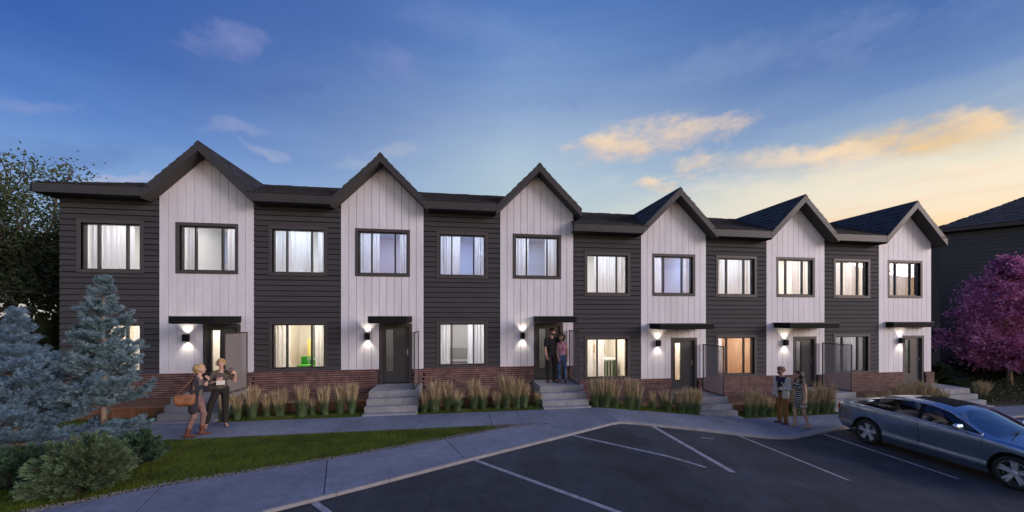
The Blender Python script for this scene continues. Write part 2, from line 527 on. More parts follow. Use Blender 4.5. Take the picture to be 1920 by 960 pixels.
def clipx(poly, x, keep_right):
    out = []
    ins = (lambda p: p[0] >= x - 1e-9) if keep_right else (lambda p: p[0] <= x + 1e-9)
    for i in range(len(poly)):
        a, b = poly[i], poly[(i + 1) % len(poly)]
        if ins(a): out.append(a)
        if ins(a) != ins(b):
            t = (x - a[0]) / (b[0] - a[0]); out.append((x, a[1] + t * (b[1] - a[1])))
    return out


gsheet('ground', [(-300, -300), (300, -300), (300, 300), (-300, 300)], -.16, M_GRND)
gsheet('parking_lot', [(-40, -60), (70, -60), (70, -2.0), (-40, -2.0)], -.045, M_ASPH)

KERB = [(1.0, -10.4), (8.803, -6.659), (9.675, -6.247), (11.902, -5.144), (14.302, -4.007), (15.5, -3.42), (15.78, -3.335), (16.24, -3.30), (16.656, -3.365), (17.811, -3.492),
        (18.982, -3.707), (19.6, -3.79), (20.1, -3.80), (20.6, -3.70), (21.005, -3.577), (21.716, -3.408), (23.263, -3.06), (24.2, -2.93), (27, -2.9), (40, -2.9)]
LOWN = [(-6, -10.6), (2.2, -7.7), (5.524, -6.151), (6.698, -5.544), (9.098, -4.786), (13.25, -3.19)]


def at_x(pl, x):
    for (x0, y0), (x1, y1) in zip(pl, pl[1:]):
        if x0 <= x <= x1: return y0 + (y1 - y0) * (x - x0) / (x1 - x0)
    return pl[-1][1] if x > pl[-1][0] else pl[0][1]


# pavement: every slab a piece of the path
path = link('path', None); path['kind'] = 'structure'
zt = lambda x, y: G(x)


def slab(poly):
    mb = MB(); mb.slab(poly, zt, .14); o = mb.build('slab', M_PATH, path); return o


gp = .006
UPF = -3.10
xs = [-9 + 1.95 * i for i in range(0, 12)] + [13.25]
xs = sorted(set([round(q, 3) for q in xs if q <= 13.25]))
for a, b_ in zip(xs, xs[1:]):
    if b_ - a < .3: continue
    slab([(a + gp, UPF), (b_ - gp, UPF), (b_ - gp, -1.82), (a + gp, -1.82)])
# plaza and right-hand path between kerb and beds
xs = [13.25, 15.8, 18.2, 20.8, 23.2, 25.6, 28, 30.4, 32.8, 36]
for a, b_ in zip(xs, xs[1:]):
    lowr = [(a + gp, at_x(KERB, a) if a > 14.9 else -3.19)]
    if a < 14: lowr = [(a + gp, -3.19), (14.66, -3.83)]
    lowr += [p for p in KERB if a + .05 < p[0] < b_ - .05 and p[0] > 15]
    lowr.append((b_ - gp, at_x(KERB, b_)))
    # keep behind the kerb stone
    lowr = [(x, y + (.172 if x > 15.9 else .06 if x > 15.3 else .0)) for x, y in lowr]
    pl = lowr + [(b_ - gp, -1.82), (a + gp, -1.82)]
    slab(pl)
# lower walk: strip between lawn and kerb, cut by joints running from the lawn to the kerb
kd = Vector((.903, .43)); kn = Vector((-.43, .903))
JL = [(13.25, -3.19, 14.66, -3.83), (11.289, -4.0, 11.73, -4.98), (9.05, -4.82, 9.52, -6.18), (6.75, -5.58, 7.35, -7.2), (4.4, -6.7, 5.1, -8.28), (1.9, -7.85, 2.5, -9.5), (-2, -9.3, -1.4, -11.3)]
JL = [(a, b_, c, at_x(KERB, c) if c > 1 else d) for a, b_, c, d in JL]
for (ax, ay, bx, by), (cx, cy, dx, dy) in zip(JL, JL[1:]):
    g2 = .008
    up = Vector((ax - cx, ay - cy)).normalized() * g2
    poly = [(cx + up.x, cy + up.y), (dx + up.x - .02, dy + up.y + .055), (bx - up.x - .02, by - up.y + .055), (ax - up.x, ay - up.y)]
    slab(poly)

# kerb stones
kerb = link('kerb', None); kerb['kind'] = 'structure'


def resample(pl, step):
    out = [Vector(pl[0])]
    for a, b_ in zip(pl, pl[1:]):
        a, b_ = Vector(a), Vector(b_); n = max(1, round((b_ - a).length / step))
        for i in range(1, n + 1): out.append(a.lerp(b_, i / n))
    return out


kp = resample(KERB, .9)
for a, b_ in zip(kp, kp[1:]):
    d = (b_ - a).normalized(); n = Vector((-d.y, d.x)); e = d * .004
    w = .055 if b_.x < 15.9 else .165
    def cvt(p): return (p.x, p.y)
    pl = [cvt(a + e), cvt(b_ - e), cvt(b_ - e + n * w), cvt(a + e + n * w)]
    mb = MB()
    top = lambda x, y: G(x) + .006
    nvs = [(x, y, top(x, y)) for x, y in pl]
    # bevelled front edge
    f0, f1 = a + e - n * .012, b_ - e - n * .012
    vs = nvs + [(f0.x, f0.y, G(f0.x) - .02), (f1.x, f1.y, G(f1.x) - .02), (f0.x, f0.y, G(f0.x) - .14), (f1.x, f1.y, G(f1.x) - .14), (pl[3][0], pl[3][1], G(pl[3][0]) - .14), (pl[2][0], pl[2][1], G(pl[2][0]) - .14)]
    mb.add(vs, [(0, 1, 2, 3), (4, 5, 1, 0), (6, 7, 5, 4), (8, 3, 2, 9), (6, 4, 0, 3, 8), (7, 9, 2, 1, 5)])
    mb.build('kerb_stone', M_KERB, kerb)

# painted bay lines
def line(a, b_, w):
    a, b_ = Vector(a), Vector(b_); d = (b_ - a).normalized(); n = Vector((-d.y, d.x)) * w / 2
    poly = [tuple(a - n), tuple(b_ - n), tuple(b_ + n), tuple(a + n)]
    o = gsheet('parking_line', poly, -.041, M_PAINT); return o


line((11.90, -5.15), (14.70, -8.22), .085)
line((14.27, -4.03), (16.285, -6.026), .075)
line((16.722, -3.40), (16.712, -6.192), .13)
line((18.99, -3.72), (19.144, -6.293), .085)
line((21.976, -3.38), (21.907, -6.228), .085)
line((9.41, -6.40), (11.0, -8.1), .095)
line((25.0, -2.95), (24.9, -6.2), .085)
line((17.60, -4.10), (17.90, -4.14), .06)

# lawn beds
lawn_poly = LOWN[:] + [(13.25, -3.13), (-30, -3.13), (-30, -10.6)]
lawn = gsheet('lawn', lawn_poly, -.018, M_LAWN)
gsheet('lawn', [(-40, -1.80), (-.05, -1.80), (-.05, 60), (-40, 60)], -.02, M_LAWN)
for a, b_ in ((0, 3.7), (5.2, 8.9), (10.4, 14.1), (15.6, 19.3), (20.8, 24.5), (26, 29.7)):
    gsheet('lawn', [(a, -1.83), (b_, -1.83), (b_, -.9), (a, -.9)], -.004, M_LAWN)
gsheet('garden_bed', [(31.2, -1.83), (60, -1.83), (60, 30), (31.2, 30)], -.004, M_SOIL)


def in_poly(px, py, poly):
    c = np.zeros(len(px), bool); n = len(poly)
    for i in range(n):
        x0, y0 = poly[i]; x1, y1 = poly[(i + 1) % n]
        cond = ((y0 > py) != (y1 > py)) & (px < (x1 - x0) * (py - y0) / (y1 - y0 + 1e-12) + x0)
        c ^= cond
    return c


def blades(name, poly, n, h, w, m, zoff=-.02, parent=None):
    P = np.array(poly); lo, hi = P.min(0), P.max(0)
    q = rng.uniform(lo, hi, (n * 2, 2)); q = q[in_poly(q[:, 0], q[:, 1], poly)][:n]
    k = len(q); z = np.array([G(x) for x in q[:, 0]]) + zoff
    a = rng.uniform(0, 2 * PI, k); hh = h * rng.uniform(.55, 1.2, k); ww = w * rng.uniform(.7, 1.3, k)
    le = rng.normal(0, .45, (k, 2)) * hh[:, None]
    b0 = np.stack([q[:, 0] - np.cos(a) * ww, q[:, 1] - np.sin(a) * ww, z], 1)
    b1 = np.stack([q[:, 0] + np.cos(a) * ww, q[:, 1] + np.sin(a) * ww, z], 1)
    tp = np.stack([q[:, 0] + le[:, 0], q[:, 1] + le[:, 1], z + hh], 1)
    v = np.stack([b0, b1, tp], 1).reshape(-1, 3); f = np.arange(3 * k).reshape(-1, 3)
    o = link(name, np_mesh(name, v, f, [m]), parent); o['kind'] = 'stuff'
    return o


blades('grass', [(0, -9.3), (2.2, -7.72), (5.524, -6.17), (6.698, -5.57), (9.098, -4.81), (13.1, -3.2), (12.9, -3.12), (0, -3.12)], 120000, .05, .005, M_BLADE)
for a, b_ in ((0, 3.7), (5.2, 8.88), (10.4, 14.08), (15.6, 19.3), (20.8, 24.5), (26, 29.7)):
    blades('grass', [(a, -1.81), (b_, -1.81), (b_, -1.08), (a, -1.08)], 9000, .055, .005, M_BLADE)
blades('grass', [(-12, -1.8), (-.1, -1.8), (-.1, 6), (-12, 6)], 20000, .07, .01, M_BLADE)

# gravel margin along the lower edge of the lawn and at its tip
def gravel():
    pts = []
    pl = [Vector(p) for p in [(2.2, -7.7), (5.524, -6.151), (6.698, -5.544), (9.098, -4.786), (13.25, -3.19)]]
    for a, b_ in zip(pl, pl[1:]):
        d = b_ - a; n = Vector((-d.y, d.x)).normalized()
        for _ in range(int(d.length * 330)):
            p = a + d * random.random() + n * random.gauss(.02, .045); pts.append((p.x, p.y, random.uniform(.006, .016)))
    for _ in range(500): pts.append((random.uniform(12.3, 13.9), -3.17 + random.gauss(0, .05), random.uniform(.006, .015)))
    for _ in range(500): pts.append((random.uniform(4, 12.9), -3.1 + random.gauss(0, .02), random.uniform(.005, .011)))
    base = np.array([(1, 0, 0), (-1, 0, 0), (0, 1, 0), (0, -1, 0), (0, 0, .8), (0, 0, -.6)], float)
    fs = np.array([(0, 2, 4), (2, 1, 4), (1, 3, 4), (3, 0, 4), (2, 0, 5), (1, 2, 5), (3, 1, 5), (0, 3, 5)])
    V, F = [], []
    for i, (x, y, r) in enumerate(pts):
        a = random.random() * PI; c, s_ = math.cos(a), math.sin(a)
        q = base * r * np.array([random.uniform(.7, 1.3), random.uniform(.7, 1.3), 1])
        V.append(np.stack([q[:, 0] * c - q[:, 1] * s_ + x, q[:, 0] * s_ + q[:, 1] * c + y, q[:, 2] + .004], 1)); F.append(fs + 6 * i)
    o = link('gravel', np_mesh('gravel', np.concatenate(V), np.concatenate(F), [mat('gravel_stone', (.20, .19, .20), .9, var=.5, vscale=45)]))
    o['kind'] = 'stuff'


gravel()

# ------------------------------------------------------------------ townhouses
HN = ['leftmost townhouse', 'second townhouse from the left', 'third townhouse from the left', 'fourth townhouse from the left',
      'fifth townhouse from the left', 'rightmost townhouse']
HL = ['two-storey townhouse at the left end of the row, behind the blue spruces',
      'second townhouse from the left, a bright kitchen in its lower window',
      'third townhouse from the left, with the couple standing on its concrete steps',
      'fourth townhouse from the left, with a lit amber strip in its door',
      'fifth townhouse from the left, with orange wood panelling in its lower window',
      'two-storey townhouse at the right end of the row, nearest the magenta flowering tree']
SP = 2.59            # width of the charcoal bay; the white bay is the rest of 5.2
UW = 5.2
BRZ = 1.04           # top of brick
WT = 6.33            # wall top
XC = 3.895           # gable centre
PK = 8.0             # top of gable rake
RT = .27
EO = .42             # eave overhang
HX = 1.485
MS = .40             # main roof pitch
RY = 3.5             # ridge
WD = [(.522, 2.069, 4.188, 5.574), (.522, 2.069, 1.13, 2.545)]      # openings in charcoal bay
WW = (3.115, 4.665, 4.205, 5.585)                                    # opening in white bay
DR = (3.78, 4.83, .57, 2.56)                                         # door frame
brick_me = unit_box_mesh('brick', M_BRICK)
DECK = mat('roof_deck', (.03, .03, .035), .9)


def gable_z(dx): return PK - abs(dx)


def shingle_tabs(mb, o, u, n, nu, nv, tab=.30, exp=.19, keep=None, th=.022):
    """overlapping tabs on a plane: origin o, u along the eave, n up the slope; nu, nv lengths"""
    o, u, n = Vector(o), Vector(u).normalized(), Vector(n).normalized(); nn = u.cross(n)
    if nn.z < 0: nn = -nn
    r = 0; v = 0.0
    while v < nv - .02:
        x = -random.uniform(0, tab) * (r % 2 + .3)
        v1 = min(nv, v + exp)
        while x < nu:
            x1 = x + tab * random.uniform(.75, 1.25)
            a, b_ = max(0, x) + .004, min(nu, x1) - .004
            if b_ - a > .05:
                c = o + u * (a + b_) / 2 + n * (v + v1) / 2
                if keep is None or keep(c):
                    t0 = th * random.uniform(.75, 1.5); vv = v - random.uniform(0, .012)
                    p = [o + u * a + n * vv + nn * t0, o + u * b_ + n * vv + nn * t0, o + u * b_ + n * v1 + nn * .004, o + u * a + n * v1 + nn * .004,
                         o + u * a + n * vv, o + u * b_ + n * vv, o + u * b_ + n * v1, o + u * a + n * v1]
                    fs = [(0, 1, 2, 3), (4, 5, 1, 0), (5, 6, 2, 1), (7, 4, 0, 3)]
                    mb.add(p, fs)
            x = x1
        v = v1; r += 1


def window(parent, ox, oz, op, kind, dark):
    a, b_, c, d = op; a, b_, c, d = a + ox, b_ + ox, c + oz, d + oz
    y0 = -.030 if dark else -.028
    w = link('window', None, parent, (0, 0, 0))
    # outer trim (butted pieces in one frame)
    tw = .095
    mb = MB()
    mb.box(a - tw, a, y0, .10, c - tw, d + tw).box(b_, b_ + tw, y0, .10, c - tw, d + tw)
    mb.box(a, b_, y0, .10, d, d + tw).box(a, b_, y0 - .012, .10, c - tw, c)
    mb.build('trim', M_TRIM, w)
    # reveal
    mb = MB(); t = .035
    mb.box(a, a + t, .045, .16, c, d).box(b_ - t, b_, .045, .16, c, d).box(a + t, b_ - t, .045, .16, d - t, d).box(a + t, b_ - t, .045, .16, c, c + t)
    mb.build('frame', M_SASH, w)
    L = b_ - a
    m1, m2 = a + .265 * L, a + .745 * L
    mul = MB().box(-.022, .022, .04, .12, c + t, d - t).mesh('mullion', [M_SASH])
    for mx in (m1, m2): link('mullion', mul, w, (mx, 0, 0))
    gm = M_GLASSR if c > oz + 3 else M_GLASS
    for p, q in ((a + t, m1 - .022), (m1 + .022, m2 - .022), (m2 + .022, b_ - t)):
        mb = MB().sheet([(p, .085, c + t), (q, .085, c + t), (q, .085, d - t), (p, .085, d - t)]); mb.build('pane', gm, w)
    return (a, b_, c, d, m1, m2)


def room(parent, x0, x1, z0, z1, wall, lamp, depth=2.6, back=None, lampsize=.9, floor=None):
    """a closed room behind an opening, with a lit ceiling lamp"""
    y0, y1 = .20, .20 + depth
    r = link('room', None, parent)
    mb = MB()
    mb.sheet([(x0, y1, z0), (x1, y1, z0), (x1, y1, z1), (x0, y1, z1)], 1)
    mb.sheet([(x0, y0, z0), (x0, y1, z0), (x0, y1, z1), (x0, y0, z1)], 0)
    mb.sheet([(x1, y1, z0), (x1, y0, z0), (x1, y0, z1), (x1, y1, z1)], 0)
    mb.sheet([(x0, y0, z1), (x0, y1, z1), (x1, y1, z1), (x1, y0, z1)], 0)
    mb.sheet([(x0, y0, z0), (x1, y0, z0), (x1, y1, z0), (x0, y1, z0)], 2)
    mb.build('room_wall', [wall, back or wall, floor or M_FLOORI], r)
    xm = (x0 + x1) / 2; s = lampsize / 2
    mb = MB().box(xm - s, xm + s, y0 + .55, y0 + .55 + lampsize, z1 - .06, z1 - .01)
    mb.build('ceiling_lamp', lamp, r)
    return r


def curtain(spans, c, d, label, dens=1.0, y=.27):
    """hanging folds: spans of (x0, x1)"""
    t = thing('curtain', label, 'curtain', ((spans[0][0] + spans[-1][1]) / 2, y, c), 0, 'curtains in the townhouse windows')
    tx = t.location.x
    for x0, x1 in spans:
        n = max(14, int((x1 - x0) * 130)); ph = random.uniform(0, 6); fq = random.uniform(44, 56)
        rows = 5; V, F = [], []
        for j in range(rows):
            zf = j / (rows - 1)
            for i in range(n + 1):
                x = x0 + (x1 - x0) * i / n
                am = .020 + .012 * math.sin(x * 9 + ph) + .008 * (1 - zf)
                yy = am * math.sin(x * fq + ph + 1.8 * math.sin(x * 11 + ph)) + .004 * math.sin(x * 101 + 2 * ph)
                xx = x + .012 * (1 - zf) * math.sin(x * 17 + ph)
                V.append((xx - tx, yy, -.04 + zf * (d - c + .10)))
        for j in range(rows - 1):
            for i in range(n):
                q = j * (n + 1) + i; F.append((q, q + 1, q + n + 2, q + n + 1))
        link('curtain_panel', np_mesh('curtain_panel', V, F, [M_CURT], smooth=True), t)


# which part of each window the curtains cover (fractions of the opening), from the photograph
CUR = {(0, 'u'): [(.0, .74)], (0, 'w'): [(0, .24), (.76, 1)], (0, 'l'): [(.0, .30), (.74, 1)],
       (1, 'u'): [(0, .72), (.82, 1.0)], (1, 'w'): [(0, .40), (.82, .96)], (1, 'l'): [(0, .27), (.76, 1)],
       (2, 'u'): [(0, .45), (.78, 1)], (2, 'w'): [(0, .34), (.72, 1)], (2, 'l'): [(0, .22), (.62, 1)],
       (3, 'u'): [(.24, 1)], (3, 'w'): [(0, .28), (.88, 1)], (3, 'l'): [(0, .22), (.27, .50)],
       (4, 'u'): [(.18, 1)], (4, 'w'): [(0, .22), (.60, 1)], (4, 'l'): [(0, .24)],
       (5, 'u'): [(0, .38), (.52, 1)], (5, 'w'): [(.22, .95)], (5, 'l'): [(0, .17), (.6, 1)]}
FLW = mat('room_pale_carpet', (.5, .5, .52), .9)


def lamp_(kind, k):
    c = {'c': (.80, .89, 1), 'n': (1, .96, .93), 'w': (1, .88, .68)}[kind]
    return emit(f'ceiling_lamp_{kind}_{k}', c, k)


ROOMM = {(0, 'l'): (M_WALLI, lamp_('w', 22), None, None), (1, 'l'): (M_WALLI, lamp_('w', 24), None, None), (2, 'l'): (M_WALLI, lamp_('n', 17), M_GREYI, FLW), (3, 'l'): (M_WALLI, lamp_('w', 24), None, None),
         (4, 'l'): (M_ORANGEI, lamp_('n', 17), M_ORANGEI, None), (5, 'l'): (M_GREYI, lamp_('n', 9), None, FLW)}
UPPER = {(0, 'u'): (M_WALLI, lamp_('n', 15), None, FLW), (0, 'w'): (M_WALLI, lamp_('n', 14), M_REFLBLUE, FLW), (1, 'u'): (M_WALLI, lamp_('c', 17), None, FLW), (1, 'w'): (M_REFLBLUE, lamp_('c', 14), M_REFLMAUVE, FLW),
         (2, 'u'): (M_REFLBLUE, lamp_('c', 15), M_REFLBLUE, FLW), (2, 'w'): (M_REFLBLUE, lamp_('c', 15), M_REFLBLUE, FLW), (3, 'u'): (M_WALLI, lamp_('c', 15), None, FLW), (3, 'w'): (M_REFLBLUE, lamp_('c', 16), M_REFLMAUVE, FLW),
         (4, 'u'): (M_WALLI, lamp_('c', 14), None, FLW), (4, 'w'): (M_WALLI, lamp_('n', 20), None, FLW), (5, 'u'): (M_WALLI, lamp_('n', 15), None, FLW), (5, 'w'): (M_REFLBLUE, lamp_('c', 9), M_GREYI, FLW)}
WHERE = {'u': 'upper charcoal-side window', 'w': 'upper window under the white gable', 'l': 'ground-floor window'}
CANOPY = [(3.72, 4.85, 2.60, 2.785, 1.25), (3.72, 4.83, 2.60, 2.785, 1.25), (3.76, 4.92, 2.61, 2.785, 1.25),
          (2.92, 4.97, 2.91, 3.08, .75), (2.90, 5.04, 2.92, 3.095, .72), (2.91, 4.90, 2.92, 3.11, .30)]
LAMPX = [(3.355, 2.145), (3.42, 2.15), (3.36, 2.13), (3.225, 2.37), (3.37, 2.335), (3.605, 2.36)]


def brick_field(parent, x0, x1, z0, z1, y=-.045):
    ch, bw = .0715, .285
    r = 0; z = z1 - ch
    while z > z0 - ch * .6:
        x = x0 - (bw * .5 if r % 2 else 0) + (r * .37 % 1) * .07
        zb = max(z, z0)
        while x < x1:
            a, b_ = max(x, x0) + .006, min(x + bw, x1) - .006
            if b_ - a > .03 and z + ch - .022 - zb > .015:
                o = link('brick', brick_me, parent)
                o.location = ((a + b_) / 2, y + random.uniform(-.006, .006), (zb + z + ch - .022) / 2)
                o.scale = (b_ - a, .07, z + ch - .022 - zb)
            x += bw
        z -= ch; r += 1


def townhouse(i):
    ox = i * UW; oz = 0.0 if i < 3 else -.558
    t = thing('townhouse', HL[i], 'townhouse', (ox, 0, oz), 0, 'townhouses in the row')
    base_z = .25
    # --- charcoal bay
    holes = WD
    sw = MB()
    for q in minus(.0, SP - .002, .3, WT, [(a, b_, c, d) for a, b_, c, d in WD]): sw.box(q[0], q[1], .0, .14, q[2], q[3])
    sw = sw.build('siding_wall', M_DARKB, t)
    tr = [(a - .095, b_ + .095, c - .095, d + .095) for a, b_, c, d in WD]
    pitch = .1705; z = BRZ
    while z < WT - .02:
        z1 = min(z + pitch, WT)
        for a, b_, c, d in minus(.004, SP - .006, z, z1, tr):
            full = abs(c - z) < 1e-6
            yb = -.028 if full else -.020; gpz = .024 if full else .002
            mb = MB()
            vs = [(a, yb, c + gpz), (b_, yb, c + gpz), (b_, -.006, d), (a, -.006, d), (a, 0.0, c + gpz), (b_, 0.0, c + gpz), (b_, 0.0, d), (a, 0.0, d)]
            mb.add(vs, [(0, 1, 2, 3), (4, 5, 1, 0), (4, 0, 3, 7), (1, 5, 6, 2), (3, 2, 6, 7)])
            mb.build('siding_board', M_DARK, sw)
        z = z1
    # --- white bay
    wholes = [WW, DR]
    cw = MB()
    for q in minus(SP, UW, .3, WT, [WW, DR]): cw.box(q[0], q[1], .0, .14, q[2], q[3])
    zz = lambda x: PK - RT + .05 - abs(x - XC)
    cw.prism_y([(SP, WT), (UW, WT), (UW, zz(UW)), (XC, zz(XC)), (SP, zz(SP))], .0, .14)
    cw = cw.build('cladding_wall', M_GROOVE, t)
    nb = 11; bw = (UW - SP) / nb
    tr = [(WW[0] - .095, WW[1] + .095, WW[2] - .095, WW[3] + .095), (DR[0], DR[1], DR[2], DR[3])]
    for k in range(nb):
        x0, x1 = SP + k * bw + .0065, SP + (k + 1) * bw - .0065
        if k == 0: x0 = SP
        if k == nb - 1: x1 = UW - .002
        parts = minus(x0, x1, BRZ, 6.0, tr)
        for a, b_, c, d in parts:
            if d > 5.99:
                pl = [(a, c), (b_, c), (b_, zz(b_))] + ([(XC, zz(XC))] if a < XC < b_ else []) + [(a, zz(a))]
            else: pl = [(a, c), (b_, c), (b_, d), (a, d)]
            MB().prism_y(pl, -.022, .0).build('cladding_board', M_WHITE, cw)
    # --- brick base
    bb = MB()
    for q in minus(-.0, UW, -.3 if i > 2 else -.1, BRZ - .004, [(DR[0] - .01, DR[1] + .01, .0, 2)]): bb.box(q[0], q[1], -.05, .14, q[2], q[3])
    bb = bb.build('brick_base', M_MORTAR, t)
    brick_field(bb, .0, DR[0] - .012, .26, BRZ)
    brick_field(bb, DR[1] + .012, UW + (.09 if i == 5 else 0), .5, BRZ)
    box_o('sill', .0, DR[0] - .012, -.098, -.024, BRZ, BRZ + .02, M_BRICK, bb)
    # --- windows and rooms
    for key, op, dark in (('u', WD[0], 1), ('l', WD[1], 1), ('w', WW, 0)):
        a, b_, c, d, m1, m2 = window(t, 0, 0, op, key, dark)
        wl, lm, bk, fl = ROOMM.get((i, key), None) or UPPER[(i, key)]
        z0, z1 = (.62, 2.98) if key == 'l' else (3.45, 5.95)
        x0, x1 = (.16, SP - .06) if dark else (SP + .06, UW - .10)
        room(t, x0, x1, z0, z1, wl, lm, back=bk, floor=fl)
        sp = [(ox + a + f0 * (b_ - a), ox + a + f1 * (b_ - a)) for f0, f1 in CUR[(i, key)]]
        curtain(sp, oz + c, oz + d, f'sheer white curtains, {HN[i]}, {WHERE[key]}')
    # --- hall behind the door
    lit = i in (0, 3)
    room(t, 3.70, 4.92, .58, 2.75, M_WALLI, (lamp_('w', 40) if lit else lamp_('n', 14)), depth=1.8, lampsize=.5 if lit else .22, back=(M_ORANGEI if i == 3 else None))
    # --- door
    a, b_, c, d = DR
    dr = MB()
    dr.box(a, a + .10, -.03, .16, c, d).box(b_ - .10, b_, -.03, .16, c, d).box(a + .10, b_ - .10, -.03, .16, d - .10, d)
    dr = dr.build('door_frame', M_TRIM, t)
    g = (a + .195, a + .43, c + .40, d - .20)
    lf = MB()
    for q in minus(a + .10, b_ - .10, c, d - .10, [g]): lf.box(q[0], q[1], .05, .10, q[2], q[3])
    lf.build('door_leaf', M_DOOR, dr)
    MB().sheet([(g[0], .075, g[2]), (g[1], .075, g[2]), (g[1], .075, g[3]), (g[0], .075, g[3])]).build('door_glass', M_GLASSR, dr)
    mb = MB(); e = .018
    mb.box(g[0] - e, g[0], .035, .05, g[2] - e, g[3] + e).box(g[1], g[1] + e, .035, .05, g[2] - e, g[3] + e).box(g[0], g[1], .035, .05, g[2] - e, g[2]).box(g[0], g[1], .035, .05, g[3], g[3] + e)
    mb.build('glass_bead', M_SASH, dr)
    mb = MB(); hx = b_ - .16
    mb.box(hx - .02, hx + .02, .042, .05, c + .93, c + 1.13).tube([(hx, .045, c + 1.0), (hx, .0, c + 1.0), (hx - .11, -.005, c + 1.0)], .009, 6)
    mb.build('door_handle', mat('brushed_steel', (.5, .5, .5), .35, 1), dr)
    box_o('threshold', a + .10, b_ - .10, -.02, .16, c, c + .02, M_BLACK, dr)
    # --- canopy
    x0, x1, z0, z1, dep = CANOPY[i]
    cp = MB().box(x0, x1, -dep, -.025, z0, z1).build('canopy', M_BLACK, t)
    box_o('canopy_soffit', x0 + .03, x1 - .03, -dep + .03, -.04, z0 - .012, z0, M_SOFFIT, cp)
    box_o('canopy_cap', x0 - .012, x1 + .012, -dep - .012, -.026, z1, z1 + .022, M_TRIM, cp)
    # --- main roof
    first, low = i == 0, i == 3
    xl = 0 if i not in (0, 3) else (-.30 if first else -.10)
    xr = UW
    mz = lambda y: 6.57 + MS * (y + EO)
    yv = (PK - 6.57) / MS - EO
    ye = (gable_z(UW - XC) - 6.57) / MS - EO
    poly = []
    if first:
        hm = 1.0
        ty = (RY + EO)
        poly += [(-.30, -EO)]
    elif low: poly += [(-.10, -EO)]
    else: poly += [(0, ye), (UW + HX - UW - (UW - XC) + .0, -EO)]
    poly += [(XC - HX, -EO), (XC, yv)]
    poly += [(UW, ye), (UW, RY)] if i not in (2, 5) else [(XC + HX, -EO), (UW + (.30 if i == 5 else .1), -EO), (UW + (.30 if i == 5 else .1), RY)]
    poly += [(-.30 + hm * (RY + EO) if first else (xl), RY)] if not first else [(min(-.30 + hm * (RY + EO), UW - .02), RY if -.30 + hm * (RY + EO) <= UW else RY)]
    if first:
        # hip line leaves the corner at a shallow angle
        yq = (UW - .02 + .30) / hm - EO
        poly = poly[:-2] + [(UW, yq)] if yq < RY else poly
    rf = MB().sheet([(x, y, mz(y)) for x, y in poly])
    # slope behind the ridge and the left hip
    yb_ = 2 * RY + EO
    if first: rf.sheet([(-.30, yb_, 6.57), (-.30, -EO, 6.57), (-.30 + RY + EO, RY, mz(RY))]).sheet([(-.30 + RY + EO, RY, mz(RY)), (UW, RY, mz(RY)), (UW, yb_, 6.57), (-.30, yb_, 6.57)])
    else: rf.sheet([(xl, RY, mz(RY)), (UW, RY, mz(RY)), (UW, yb_, 6.57), (xl, yb_, 6.57)])
    rf = rf.build('roof', DECK, t)
    def keep(c):
        dx = c.x - XC
        if abs(dx) < HX and c.z < gable_z(dx) - .01: return False
        dx2 = c.x - (XC - UW)
        if i in (1, 2, 4, 5) and abs(dx2) < HX and c.z < gable_z(dx2) - .01: return False
        if first and (c.x + .30) < hm * (c.y + EO) + .05: return False
        return True
    mb = MB(); ln = math.hypot(RY + EO, MS * (RY + EO))
    shingle_tabs(mb, (xl, -EO - .015, 6.572), (1, 0, 0), (0, 1, MS), UW - xl + (.1 if i == 2 else (.30 if i == 5 else 0)), ln, keep=keep)
    if first:
        hl = Vector((1, 0, MS / hm))
        shingle_tabs(mb, (-.30, yb_, 6.571), (0, -1, 0), hl, yb_ + EO, 4.2, keep=lambda c: c.y > (c.x + .30) - EO + .1 and c.y < yb_ - (c.x + .3))
    # gable roof
    gl = MB()
    gl.prism_y([(XC - HX, PK - RT - HX), (XC, PK - RT), (XC + HX, PK - RT - HX), (XC + HX, PK - .012 - HX), (XC, PK - .012), (XC - HX, PK - .012 - HX)], -EO + .03, yv + .1)
    gl.build('gable_roof', M_SOFFIT, t)
    sl = HX * math.sqrt(2)
    gk = lambda c: c.z > mz(c.y) - .03
    shingle_tabs(mb, (XC - HX, yv + .12, PK - .008 - HX), (0, -1, 0), (1, 0, 1), yv + .12 + EO + .01, sl, keep=gk, exp=.26)
    shingle_tabs(mb, (XC + HX, -EO - .01, PK - .008 - HX), (0, 1, 0), (-1, 0, 1), yv + .12 + EO + .01, sl, keep=gk, exp=.26)
    so = mb.build('shingles', M_SHING, rf); so['kind'] = 'stuff'
    MB().prism_y([(XC - .10, PK - .10 + .022), (XC, PK + .022), (XC + .10, PK - .10 + .022), (XC + .10, PK - .10 + .034), (XC, PK + .038), (XC - .10, PK - .10 + .034)], -EO - .012, yv).build('ridge_cap', M_SHING, rf)
    # --- rakes, fascia, soffits
    for s_ in (-1, 1):
        pl = [(XC, PK), (XC, PK - RT), (XC + s_ * HX, PK - RT - HX), (XC + s_ * HX, PK - HX)]
        if s_ > 0: pl = pl[::-1]
        MB().prism_y(pl[::-1], -EO - .012, -EO + .028).build('rake_board', M_FASCIA, t)
    fx0 = {0: -.30, 3: -.10}.get(i, XC + HX - UW)
    fz0 = 6.57 - .26
    box_o('fascia', fx0 + .001, XC - HX - .001, -EO - .006, -EO + .028, fz0, 6.57, M_FASCIA, t)
    box_o('soffit', fx0 + .03, XC - HX, -EO + .028, .0, fz0 + .005, fz0 + .035, M_SOFFIT, t)
    if first:
        box_o('fascia', -.306, -.27, -EO - .006, 7.42, fz0 + .001, 6.569, M_FASCIA, t)
        box_o('soffit', -.27, .0, -EO + .028, 7.42, fz0 + .006, fz0 + .034, M_SOFFIT, t)
    # --- the body of the house behind the front
    if i == 0: box_o('side_wall', .0, .14, .14, 7, -.1, WT, M_DARK, t)
    if i == 2: box_o('side_wall', UW - .14, UW - .002,   .14, 7, -.1, 6.5, M_DARK, t)
